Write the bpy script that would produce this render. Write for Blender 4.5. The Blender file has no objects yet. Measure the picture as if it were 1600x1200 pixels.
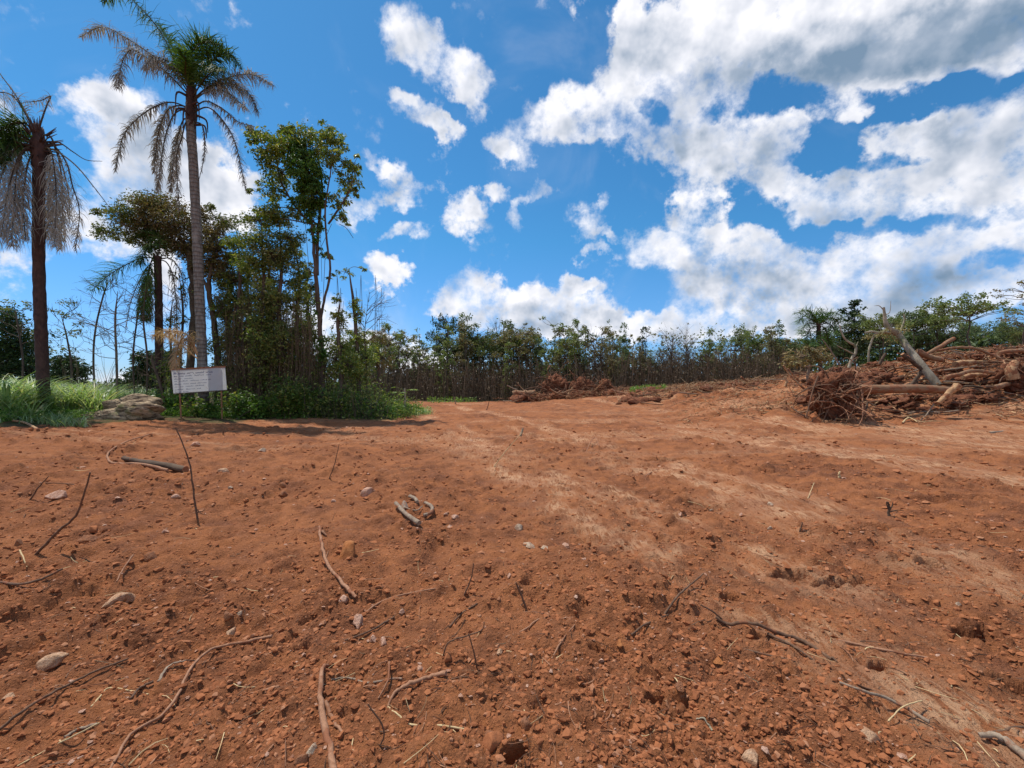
import bpy, math, random
import numpy as np
from mathutils import Vector, Matrix

# ------------------------------------------------------------------ camera, sky, sun, exposure
C = bpy.context.scene
COL = C.collection
FP = 700.0            # focal length in pixels of the 1600 px wide photograph
CAMZ = 1.6
cam_d = bpy.data.cameras.new('camera')
cam_d.sensor_width = 36.0
cam_d.lens = FP / 1600.0 * 36.0
cam_d.clip_start = 0.05
cam_d.clip_end = 6000
cam = bpy.data.objects.new('camera', cam_d)
COL.objects.link(cam)
cam.location = (0, 0, CAMZ)
cam.rotation_euler = (math.radians(90), 0, 0)
C.camera = cam

SUN_EL = 65.0
SUN_DIR_H = math.radians(143)       # direction towards the sun in the xy plane (ccw from +x): left, a little beyond
sun_vec = Vector((math.cos(SUN_DIR_H) * math.cos(math.radians(SUN_EL)),
                  math.sin(SUN_DIR_H) * math.cos(math.radians(SUN_EL)),
                  math.sin(math.radians(SUN_EL))))
sd = bpy.data.lights.new('sun', 'SUN')
sd.energy = 4.4
sd.angle = math.radians(0.5)
sd.color = (1.0, 0.945, 0.85)
sun = bpy.data.objects.new('sun', sd)
COL.objects.link(sun)
sun.rotation_euler = sun_vec.to_track_quat('Z', 'Y').to_euler()
sun.location = (-20, 10, 40)

C.view_settings.view_transform = 'Standard'
C.view_settings.look = 'None'
C.view_settings.exposure = 0.0
C.view_settings.gamma = 1.0
C.view_settings.use_curve_mapping = False
C.render.engine = 'CYCLES'
C.cycles.max_bounces = 6
C.cycles.diffuse_bounces = 3
C.cycles.transparent_max_bounces = 8

SKY_STRENGTH = 0.13
SKY_TINT = (0.33, 0.84, 1.08)
CLOUD_LIT = 7.9
# clouds: where each bank stands, as (centre x, centre y, half width, half height, turn, weight) on a
# plane of directions tangent to the northern horizon (700 units = 45 degrees)
CLOUDS = [
 (640,55,52,40,35,1.0),(690,90,62,42,40,1.0),(735,112,36,40,-10,.95),(745,165,16,30,10,.7),
 (618,150,30,12,10,.55),(660,180,60,22,30,.95),(700,205,30,20,30,.8),
 (770,228,26,18,20,.9),(808,250,38,22,35,1.0),
 (600,258,30,10,30,.6),(635,290,42,28,25,.9),(625,315,24,14,0,.6),
 (568,325,34,24,0,.9),(632,366,36,16,-8,.85),(612,424,38,18,25,1.0),
 (728,345,28,26,-30,.9),(748,318,20,26,20,.7),(772,300,24,12,15,.8),(706,305,24,12,30,.4),
 (832,305,32,16,-30,.85),(808,345,12,28,10,.8),
 (918,352,28,34,0,.95),(934,308,12,16,-10,.7),(928,398,26,9,0,.75),(945,372,26,10,-5,.6),
 (745,465,60,40,15,1.2),(795,490,80,34,0,1.2),(880,486,80,32,-5,1.2),(905,444,30,16,0,1.0),(700,475,30,18,0,.6),(960,505,120,20,3,.9),
 (490,505,70,46,0,1.1),(560,545,80,30,0,.8),(620,520,40,14,0,.5),(640,560,80,24,0,.8),(140,590,60,28,0,.9),
 (165,180,72,52,35,1.1),(215,200,70,60,20,1.1),(215,280,90,50,0,1.0),(300,285,76,60,45,1.0),(350,320,50,56,50,.9),(265,340,60,90,0,.8),(110,225,20,30,0,.4),
 (5,205,34,36,0,1.0),(60,335,80,24,10,.6),(120,320,40,30,30,.8),(255,440,26,60,0,.7),(30,395,50,18,0,.4),(150,370,80,36,0,.5),
 (1050,60,82,80,0,1.2),(1000,110,50,46,30,.8),(985,15,20,36,0,.6),(1150,70,110,90,0,1.2),(1300,50,150,84,0,1.25),(1480,45,170,70,-8,1.2),(1640,30,120,80,-14,1.2),
 (900,170,40,48,-45,.8),(870,190,85,34,-5,1.0),(975,165,80,44,-30,1.0),(960,170,60,50,0,.4),
 (1050,210,100,44,8,1.1),(1165,222,95,52,8,1.15),(1225,200,60,36,0,.9),(1095,290,38,46,15,1.0),(1090,322,36,22,0,.8),(1110,150,60,50,60,.9),
 (1310,160,56,30,10,1.0),(1360,190,40,26,0,.7),
 (1255,300,66,30,15,1.1),(1330,308,110,44,-8,1.25),(1400,235,90,34,-20,1.1),(1480,238,120,46,-12,1.1),(1575,195,100,46,-25,1.1),(1500,290,160,50,-6,1.25),(1620,270,100,60,0,1.2),
 (1040,385,70,32,-5,1.15),(1120,378,76,40,12,1.25),(1150,405,110,44,0,1.2),(1210,440,100,50,10,1.2),(1250,480,110,40,0,1.1),(1100,465,70,34,0,.9),(1060,515,110,24,0,1.0),
 (1350,395,70,36,-10,1.1),(1440,385,110,40,-12,1.2),(1560,365,110,42,-10,1.2),(1370,450,150,50,0,1.2),(1500,445,120,36,0,1.0),(1620,440,90,30,-15,1.1),(1330,500,200,34,0,1.1),
]
HOLES_SKY = [
 (1225,150,64,34,0,-1.1),(1180,95,18,16,0,-.5),(1030,186,44,18,35,-.6),(1100,188,34,14,-30,-.55),(1305,240,40,36,-50,-.6),(1390,190,50,20,-25,-.6),(1495,136,44,20,-25,-1.3),(1575,125,26,12,-30,-.7),(1265,215,40,14,20,-.3),(1385,255,70,12,0,-.6),
 (1540,405,50,16,-15,-.8),(1150,340,60,16,10,-.5),(1390,350,240,12,-5,-.6),
]
GREYS = [(1390,78,250,46,-12,.62),(1330,95,150,22,-14,.35),(1500,60,160,26,-14,.35),(1560,25,170,60,-15,.55),(1200,110,140,50,0,.25),(1180,445,90,30,0,.8),(1440,445,100,26,-10,.4),(1340,500,160,26,0,.35),(290,300,70,60,30,.3),
         (1130,240,90,40,0,.35),(1500,255,160,50,-10,.35),(1300,340,120,22,0,.3),(830,500,100,16,0,.35),(200,240,50,60,0,.35),(1560,180,120,40,-20,.2)]

def NG(tree):
    class G: pass
    g = G(); N = tree.nodes; L = tree.links
    def node(t, **kw):
        n = N.new(t)
        for k, v in kw.items(): setattr(n, k, v)
        return n
    def put(sock, v):
        if hasattr(v, 'node') or isinstance(v, bpy.types.NodeSocket): L.new(v, sock)
        else: sock.default_value = v
    def math_(op, a, b=None, c=None, clamp=False):
        n = node('ShaderNodeMath', operation=op, use_clamp=clamp)
        put(n.inputs[0], a)
        if b is not None: put(n.inputs[1], b)
        if c is not None: put(n.inputs[2], c)
        return n.outputs[0]
    def vm(op, a, b=None, s=None):
        n = node('ShaderNodeVectorMath', operation=op)
        put(n.inputs[0], a)
        if b is not None: put(n.inputs[1], b)
        if s is not None: put(n.inputs['Scale'], s)
        return n.outputs['Value'] if op in ('LENGTH', 'DOT_PRODUCT', 'DISTANCE') else n.outputs[0]
    def noise(vec, scale, detail=4, rough=.55, dist=0., col=False, dim='3D'):
        n = node('ShaderNodeTexNoise', noise_dimensions=dim)
        if vec is not None: L.new(vec, n.inputs['Vector'])
        n.inputs['Scale'].default_value = scale; n.inputs['Detail'].default_value = detail
        n.inputs['Roughness'].default_value = rough; n.inputs['Distortion'].default_value = dist
        return n.outputs['Color'] if col else n.outputs['Fac']
    def mr(v, a, b, c=0., d=1., smooth=False):
        n = node('ShaderNodeMapRange', interpolation_type='SMOOTHSTEP' if smooth else 'LINEAR')
        put(n.inputs[0], v); n.inputs[1].default_value = a; n.inputs[2].default_value = b
        n.inputs[3].default_value = c; n.inputs[4].default_value = d
        return n.outputs[0]
    def mix(f, a, b, blend='MIX'):
        n = node('ShaderNodeMix', data_type='RGBA', blend_type=blend)
        put(n.inputs[0], f)
        put(n.inputs[6], a if not isinstance(a, tuple) else (*a[:3], 1)); put(n.inputs[7], b if not isinstance(b, tuple) else (*b[:3], 1))
        return n.outputs[2]
    def ramp(f, stops):
        n = node('ShaderNodeValToRGB'); L.new(f, n.inputs[0]); e = n.color_ramp.elements
        while len(e) < len(stops): e.new(.5)
        for k, (p, c) in enumerate(stops): e[k].position = p; e[k].color = (*c[:3], 1)
        return n.outputs[0]
    g.node, g.put, g.m, g.vm, g.noise, g.mr, g.mix, g.ramp, g.L, g.N = node, put, math_, vm, noise, mr, mix, ramp, L, N
    return g

def blob_sum(g, vec, blobs):
    acc = None
    for (cx, cy, rx, ry, rot, w) in blobs:
        n = g.node('ShaderNodeMapping', vector_type='TEXTURE')
        c = g.node('ShaderNodeCombineXYZ'); g.L.new(vec[0], c.inputs[0]); g.L.new(vec[1], c.inputs[1])
        if acc is not None: g.L.new(acc, c.inputs[2])      # (keeps the evaluation in sequence; weighs nothing)
        g.L.new(c.outputs[0], n.inputs[0])
        n.inputs['Location'].default_value = (cx, cy, 0)
        n.inputs['Rotation'].default_value = (0, 0, math.radians(rot))
        n.inputs['Scale'].default_value = (rx, ry, 1e6)
        q = g.vm('DOT_PRODUCT', n.outputs[0], n.outputs[0])
        f = g.mr(q, 0.0, 2.1, w, 0.0, smooth=True)
        acc = f if acc is None else g.m('ADD', acc, f)
    return acc

world = bpy.data.worlds.new('World')
C.world = world
world.use_nodes = True
wt = world.node_tree
wt.nodes.clear()
g = NG(wt)
tc = g.node('ShaderNodeTexCoord')
direc = tc.outputs['Generated']
sky = g.node('ShaderNodeTexSky', sky_type='NISHITA')
sky.sun_disc = False
sky.sun_elevation = math.radians(SUN_EL)
sky.sun_rotation = math.radians(90) - SUN_DIR_H        # measured clockwise from +y
sky.air_density = 1.0; sky.dust_density = 0.6; sky.ozone_density = 2.0; sky.altitude = 700
sep = g.node('ShaderNodeSeparateXYZ'); g.L.new(direc, sep.inputs[0])
ay = g.m('MAXIMUM', g.m('ABSOLUTE', sep.outputs[1]), 0.02)
U = g.m('MULTIPLY_ADD', g.m('DIVIDE', sep.outputs[0], ay), 700.0, 800.0)
Vv = g.m('MULTIPLY_ADD', g.m('DIVIDE', sep.outputs[2], ay), -700.0, 600.0)
cmb = g.node('ShaderNodeCombineXYZ'); g.L.new(U, cmb.inputs[0]); g.L.new(Vv, cmb.inputs[1])
w1 = g.vm('SUBTRACT', g.noise(direc, 6.0, 2, .5, col=True), (.5, .5, .5))
w2 = g.vm('SUBTRACT', g.noise(direc, 22.0, 4, .6, col=True), (.5, .5, .5))
uv = g.vm('ADD', g.vm('ADD', cmb.outputs[0], g.vm('SCALE', w1, s=55.0)), g.vm('SCALE', w2, s=66.0))
us_ = g.node('ShaderNodeSeparateXYZ'); g.L.new(uv, us_.inputs[0])
uv = (us_.outputs[0], us_.outputs[1])
B = g.m('MINIMUM', blob_sum(g, uv, CLOUDS), 1.22)
Bc = g.m('ADD', B, blob_sum(g, uv, HOLES_SKY))
# behind the camera and far to the sides the same broken cloud carries on
rear = g.mr(sep.outputs[1], 0.42, 0.15, 0., 1., smooth=True)
rn = g.noise(direc, 2.6, 3, .5)
Bc = g.m('ADD', Bc, g.m('MULTIPLY', rear, g.mr(rn, .48, .60, 0., 1.1, smooth=True)))
n1 = g.noise(direc, 13.0, 10, .60)
n1s = g.noise(direc, 10.0, 4, .52)
n1b = g.noise(g.vm('ADD', direc, (-.016, .0, .022)), 10.0, 4, .52)
n2 = g.noise(direc, 55.0, 6, .62)
F = g.m('ADD', g.m('MULTIPLY', Bc, 0.86), g.m('MULTIPLY_ADD', n1, 2.8, -1.4 - .34))
F = g.m('ADD', F, g.m('MULTIPLY_ADD', n2, .95, -.475))
soft = g.mr(g.noise(direc, 4.5, 3, .5), .36, .60, .62, 1.4)          # some edges crisp, others trailing off
alpha = g.mr(g.m('DIVIDE', g.m('ADD', F, .16), soft), 0., 1., 0., 1., smooth=True)
grey = g.m('MINIMUM', blob_sum(g, uv, GREYS), 1.0)
relief = g.m('SUBTRACT', n1s, n1b)
billow = g.noise(g.vm('MULTIPLY', direc, (1, 1, 1.6)), 6.5, 4, .45)
thick = g.mr(F, .3, 1.2, 0., 1., smooth=True)
lum = g.m('MULTIPLY_ADD', relief, 1.5, 0.95)
lum = g.m('SUBTRACT', lum, g.m('MULTIPLY', thick, g.mr(billow, .40, .64, .0, .18, smooth=True)))
lum = g.m('SUBTRACT', lum, g.m('MULTIPLY', g.m('MULTIPLY', grey, g.mr(n1, .3, .62, .75, 1.1)), .46))
lum = g.m('MAXIMUM', g.m('MINIMUM', lum, 1.08), .30)
ccol = g.ramp(g.mr(lum, .3, 1.05), [(0., (.20, .30, .43)), (.35, (.38, .46, .58)), (.7, (.72, .755, .84)), (1., (1.0, 1.0, 1.05))])
cl = g.vm('SCALE', ccol, s=CLOUD_LIT)
skyc = g.vm('MULTIPLY', sky.outputs[0], g.mix(g.mr(sep.outputs[2], .0, .30), (.50, .70, 1.12), SKY_TINT))
# very thin high veil
veil = g.m('MULTIPLY', g.mr(g.noise(direc, 3.0, 5, .6, .8), .52, .8, 0., 1., smooth=True), .16)
up = g.mr(sep.outputs[2], -0.02, 0.0, 0., 1.)
alpha = g.m('MULTIPLY', g.m('MAXIMUM', alpha, veil), up)
allc = g.mix(alpha, skyc, cl)
bg = g.node('ShaderNodeBackground'); g.L.new(allc, bg.inputs[0]); bg.inputs[1].default_value = SKY_STRENGTH
wo = g.node('ShaderNodeOutputWorld'); g.L.new(bg.outputs[0], wo.inputs[0])
world.cycles.sampling_method = 'MANUAL'
world.cycles.sample_map_resolution = 512

# ------------------------------------------------------------------ helpers
R = random.Random(7)
RN = np.random.RandomState(11)

def tag(o, label=None, cat=None, group=None, kind=None):
    if label: o['label'] = label
    if cat: o['category'] = cat
    if group: o['group'] = group
    if kind: o['kind'] = kind
    return o

def thing(name, label, cat, loc=(0, 0, 0), group=None):
    o = bpy.data.objects.new(name, None)
    o.empty_display_size = .2
    COL.objects.link(o)
    o.location = loc
    return tag(o, label, cat, group)

class MB:
    """collects vertices and faces (numpy) into one mesh"""
    def __init__(s): s.V = []; s.F = []; s.M = []; s.n = 0; s.A = []
    def add(s, V, F, mat=0):
        V = np.asarray(V, dtype=np.float32).reshape(-1, 3)
        F = np.asarray(F, dtype=np.int64)
        s.V.append(V); s.F.append(F + s.n); s.M.append(np.full(len(F), mat, dtype=np.int32)); s.n += len(V)
        return s
    def mesh(s, name, mats, smooth=True, origin=(0, 0, 0)):
        V = np.concatenate(s.V) - np.asarray(origin, dtype=np.float32)
        me = bpy.data.meshes.new(name)
        me.vertices.add(len(V)); me.vertices.foreach_set('co', V.ravel())
        idx = np.concatenate([f.ravel() for f in s.F]).astype(np.int32)
        tot = np.concatenate([np.full(len(f), f.shape[1], dtype=np.int32) for f in s.F])
        st = np.concatenate([[0], np.cumsum(tot)[:-1]]).astype(np.int32)
        me.loops.add(len(idx)); me.loops.foreach_set('vertex_index', idx)
        me.polygons.add(len(tot)); me.polygons.foreach_set('loop_start', st)
        me.polygons.foreach_set('loop_total', tot)
        for m in mats: me.materials.append(m)
        me.polygons.foreach_set('material_index', np.concatenate(s.M))
        me.polygons.foreach_set('use_smooth', np.full(len(tot), smooth, dtype=bool))
        me.update(calc_edges=True)
        return me
    def build(s, name, mats, parent=None, smooth=True, origin=None):
        if not isinstance(mats, (list, tuple)): mats = [mats]
        if origin is None: origin = tuple(parent.location) if parent is not None else (0, 0, 0)
        if parent is not None and parent.parent is not None:
            pass
        me = s.mesh(name, mats, smooth, origin)
        o = bpy.data.objects.new(name, me); COL.objects.link(o)
        if parent is not None: o.parent = parent
        else: o.location = origin
        return o

def tube(pts, rad, n=6, cap=True, bump=0., seed=0, squash=1.):
    P = np.asarray(pts, dtype=float); m = len(P)
    rad = np.broadcast_to(np.asarray(rad, dtype=float), (m,)) if np.ndim(rad) == 0 else np.asarray(rad, dtype=float)
    T = np.gradient(P, axis=0); T /= (np.linalg.norm(T, axis=1, keepdims=True) + 1e-9)
    up = np.array([0, 0, 1.]) if abs(T[:, 2]).mean() < .8 else np.array([.3, 1., 0])
    A = np.cross(T, up); A /= (np.linalg.norm(A, axis=1, keepdims=True) + 1e-9)
    Bv = np.cross(A, T)
    a = np.linspace(0, 2 * np.pi, n, endpoint=False)
    rs = np.ones((m, n))
    if bump:
        rr = np.random.RandomState(seed); rs = 1 + bump * rr.randn(1, n) * .6 + bump * rr.randn(m, n) * .5
    V = P[:, None] + rad[:, None, None] * rs[:, :, None] * (np.cos(a)[None, :, None] * A[:, None] + squash * np.sin(a)[None, :, None] * Bv[:, None])
    i = np.arange(m - 1)[:, None]; j = np.arange(n)[None]
    q = np.stack([i * n + j, i * n + (j + 1) % n, (i + 1) * n + (j + 1) % n, (i + 1) * n + j], -1).reshape(-1, 4)
    return V.reshape(-1, 3), q[:, ::-1]

def add_tube(mb, pts, rad, n=6, mat=0, cap=False, capmat=None, bump=0., seed=0, squash=1.):
    V, Q = tube(pts, rad, n, bump=bump, seed=seed, squash=squash)
    mb.add(V, Q, mat)
    if cap:
        m = len(pts)
        cm = mat if capmat is None else capmat
        for ring, flip in ((0, False), (m - 1, True)):
            ids = np.arange(n) + ring * n
            Vc = np.vstack([V[ids], V[ids].mean(0)[None]])
            f = np.stack([np.arange(n), (np.arange(n) + 1) % n, np.full(n, n)], -1)
            if flip: f = f[:, ::-1]
            mb.add(Vc, f, cm)

def smooth_path(pts, k=6):
    """Catmull-Rom through the points"""
    P = np.asarray(pts, dtype=float)
    if len(P) < 3: 
        t = np.linspace(0, 1, k + 1)[:, None]; return P[0] * (1 - t) + P[-1] * t
    Q = np.vstack([2 * P[0] - P[1], P, 2 * P[-1] - P[-2]])
    out = []
    for i in range(1, len(Q) - 2):
        p0, p1, p2, p3 = Q[i - 1:i + 3]
        for t in np.linspace(0, 1, k, endpoint=False):
            out.append(.5 * ((2 * p1) + (-p0 + p2) * t + (2 * p0 - 5 * p1 + 4 * p2 - p3) * t * t + (-p0 + 3 * p1 - 3 * p2 + p3) * t ** 3))
    out.append(P[-1])
    return np.array(out)

def W(px, py, d):
    return np.array([(px - 800.0) / FP * d, d, CAMZ - (py - 600.0) / FP * d])

# ------------------------------------------------------------------ noise on arrays
def _hash(ix, iy, s):
    with np.errstate(over='ignore'):
        x = (ix.astype(np.int64).astype(np.uint32) * np.uint32(374761393)
             + iy.astype(np.int64).astype(np.uint32) * np.uint32(668265263) + np.uint32((s * 1442695041 + 977) & 0xffffffff))
        x = (x ^ (x >> np.uint32(13))) * np.uint32(1274126177)
        x = (x ^ (x >> np.uint32(15))) * np.uint32(2246822519)
        x = x ^ (x >> np.uint32(16))
    return x.astype(np.float32) * np.float32(1 / 4294967295.0)

def vnoise(x, y, s=0):
    ix = np.floor(x); iy = np.floor(y); fx = (x - ix).astype(np.float32); fy = (y - iy).astype(np.float32)
    ux = fx * fx * fx * (fx * (fx * 6 - 15) + 10); uy = fy * fy * fy * (fy * (fy * 6 - 15) + 10)
    a = _hash(ix, iy, s); b = _hash(ix + 1, iy, s); c = _hash(ix, iy + 1, s); d = _hash(ix + 1, iy + 1, s)
    return (a * (1 - ux) + b * ux) * (1 - uy) + (c * (1 - ux) + d * ux) * uy - .5

def fbm(x, y, s=0, oct=3, g_=.5):
    t = 0; a = 1.
    for k in range(oct):
        t = t + a * vnoise(x * 2 ** k + k * 17.3, y * 2 ** k - k * 9.1, s + k * 7); a *= g_
    return t

def clods(x, y, cell, dens, s, flat=.7):
    """heightfield of half-buried lumps: one per cell at most"""
    cx = np.floor(x / cell); cy = np.floor(y / cell); h = np.zeros_like(x, dtype=np.float32)
    for dx in (-1, 0, 1):
        for dy in (-1, 0, 1):
            ix = cx + dx; iy = cy + dy
            px_ = (ix + .15 + .7 * _hash(ix, iy, s)) * cell; py_ = (iy + .15 + .7 * _hash(ix, iy, s + 1)) * cell
            r = cell * (.16 + .42 * _hash(ix, iy, s + 2) ** 2)
            on = _hash(ix, iy, s + 3) < dens
            an = _hash(ix, iy, s + 4) * 6.283; ca = np.cos(an); sa = np.sin(an)
            qx = (x - px_) * ca + (y - py_) * sa; qy = (-(x - px_) * sa + (y - py_) * ca) * (1.0 + .8 * _hash(ix, iy, s + 5))
            d2 = 1 - (qx * qx + qy * qy) / (r * r)
            h = np.maximum(h, np.where(on & (d2 > 0), r * flat * np.power(np.maximum(d2, 0), .45), 0))
    return h

def sstep(a, b, x):
    t = np.clip((x - a) / (b - a), 0, 1); return t * t * (3 - 2 * t)

# ------------------------------------------------------------------ the lie of the land
_cp = [(0,1200,1.9,0),(1600,1200,1.9,0),(800,1200,1.9,0),
 (240,725,7.84,None),(0,680,10.2,None),(68,645,15,None),(150,664,13,None),(300,652,16,None),(480,654,16.5,None),(645,652,17.5,None),
 (-300,660,14,None),(-200,900,3.66,None),(0,900,3.66,None),(400,900,3.68,None),(800,900,3.7,None),(1200,900,3.7,None),(1600,900,3.7,None),(1900,900,3.7,None),
 (500,720,8.6,None),(800,720,9,None),(1100,720,8.8,None),(1300,722,8.2,None),(1600,722,8,None),(1900,722,8,None),
 (700,631,30,None),(830,626,30,None),(880,621,28,None),(750,634,25,None),(560,626,38,None),(640,627,40,None),(760,628,42,None),(900,622,44,None),
 (1000,612,30,None),(1120,606,29,None),(1200,603,27,None),(1260,653,14,None),(1400,652,13.5,None),(1600,662,12,None),(1900,662,12,None),(1100,640,18,None),(900,648,17,None),
 (1300,600,17,None),(1400,588,17,None),(1520,572,17,None),(1600,566,17,None),(1900,566,17,None),(1500,556,22,None),(1620,550,22,None),(1400,572,22,None),(1250,594,22,None),(1900,550,22,None),
 (1300,598,36,None),(1500,590,38,None),(1700,585,40,None),(1000,612,46,None),(1200,606,46,None)]
_pts = []
for (a_, b_, d_, z_) in _cp:
    p = W(a_, b_, d_); _pts.append((p[0], p[1], p[2] if z_ is None else z_))
for (x_, y_, z_) in [(-6,0,0),(6,0,0),(0,-4,0),(-12,-10,.1),(12,-10,.1),(0,-30,0),(-60,-40,0),(60,-40,0),(-30,20,.8),(-40,45,.3),(-25,60,0),(0,70,0.2),(30,70,.8),(60,60,1.2),(60,20,2.0),(25,5,.8),(-25,5,.6),
                     (0,160,.5),(-160,120,.5),(160,120,.5),(-160,-60,.5),(160,-60,.5),(0,-160,.5)]:
    _pts.append((x_, y_, z_))
_pts = np.array(_pts)
def _tps(r2): return r2 * np.log(r2 + 1e-9)
def _solve():
    X = _pts[:, :2] * .1; z = _pts[:, 2]; n = len(X)
    r2 = ((X[:, None] - X[None]) ** 2).sum(-1)
    K = _tps(r2) + np.eye(n) * .012
    Pm = np.hstack([np.ones((n, 1)), X])
    A = np.zeros((n + 3, n + 3)); A[:n, :n] = K; A[:n, n:] = Pm; A[n:, :n] = Pm.T
    return X, np.linalg.solve(A, np.concatenate([z, [0, 0, 0]]))
_X, _wt = _solve()
def macro(x, y):
    x = np.asarray(x, dtype=float); y = np.asarray(y, dtype=float); sh = x.shape
    x = x.ravel(); y = y.ravel(); out = np.zeros(len(x))
    far = np.hypot(x, y)
    k = np.minimum(1, 150 / np.maximum(far, 1e-6)); xs = x * k * .1; ys = y * k * .1
    for i in range(len(_X)):
        out += _wt[i] * _tps((xs - _X[i, 0]) ** 2 + (ys - _X[i, 1]) ** 2)
    n = len(_X)
    out += _wt[n] + _wt[n + 1] * xs + _wt[n + 2] * ys
    return np.clip(out, -1.5, 4).reshape(sh)

# machine tracks: bands that come from the far left and run past the camera on its right
def track_coords(x, y):
    s = x + .30 * (y - 2) + .02 * (y - 2) ** 2 * np.exp(-np.maximum(y, 0) / 14) - 1.2      # across
    return s, y + .25 * x
def veg_mask(x, y):
    """1 where the uncleared ground with grass and leaf litter is"""
    xb = np.array([-40, -14, -12.1, -8.7, -4.2, -3.6, -2.0, -1.0, 0, 60])
    yb = np.array([9, 10.2, 13.3, 16.2, 16.8, 18.5, 34, 37, 39, 39])
    wob = 1.0 * fbm(np.asarray(x, dtype=float) * .8, np.asarray(y, dtype=float) * .8, 71)
    edge = np.interp(np.asarray(x, dtype=float) + wob * .5, xb, yb) + wob
    edge = np.where(np.asarray(x) > 10, 44, edge)
    y = np.asarray(y, dtype=float); x = np.asarray(x, dtype=float)
    left = sstep(0, .8, -.232 * y - x + .3 * wob)
    return np.maximum(sstep(-.2, .5, y - edge) * left, sstep(39, 40.5, y + wob))
# open holes torn where roots came out: photo place, half length, half width, turn, depth
HOLES = [(1232,903,.16,.05,.1,.10),(1524,995,.12,.07,.2,.22),(1588,1076,.10,.05,-.5,.18),(1375,1052,.07,.025,.5,.08),(1035,1100,.06,.02,.1,.06),(1060,1108,.05,.02,.0,.07),
         (1027,1112,.06,.018,0,.08),(805,1190,.06,.028,.6,.10),(500,962,.13,.055,.2,.06),(1140,938,.06,.03,0,.07),(935,1025,.05,.04,.8,.06),(1375,826,.20,.06,-.2,.1),(1310,915,.22,.035,.15,.08),
         (1100,790,.3,.08,0,.07),(1480,780,.4,.10,-.1,.08),(910,960,.04,.03,0,.05),(470,1010,.06,.03,.4,.04),(400,697,.22,.12,0,.12),(600,790,.1,.05,.2,.05),(1450,882,.12,.04,0,.06),(735,870,.08,.03,.3,.06),
         (1050,720,.4,.1,0,.08),(880,690,.5,.2,0,.08),(340,836,.12,.05,0,.04),(1185,1013,.07,.03,.3,.05),(1000,962,.1,.03,-.5,.04),(1080,940,.08,.03,0,.05)]
def ray_ground(px, py, fn=None, it=14):
    d = 2.0; fn = fn or macro
    lo = 1.0
    # march outward to the first crossing
    ds = np.concatenate([np.arange(1.2, 12, .02), np.arange(12, 60, .1)])
    zr = CAMZ - (py - 600.) / FP * ds
    gz = fn((px - 800.) / FP * ds, ds)
    k = np.argmax(zr <= gz) if (zr <= gz).any() else len(ds) - 1
    return (px - 800.) / FP * ds[k], ds[k]
_holes = []
for h in HOLES:
    hx, hy = ray_ground(h[0], h[1]); _holes.append((hx, hy) + h[2:])

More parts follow.
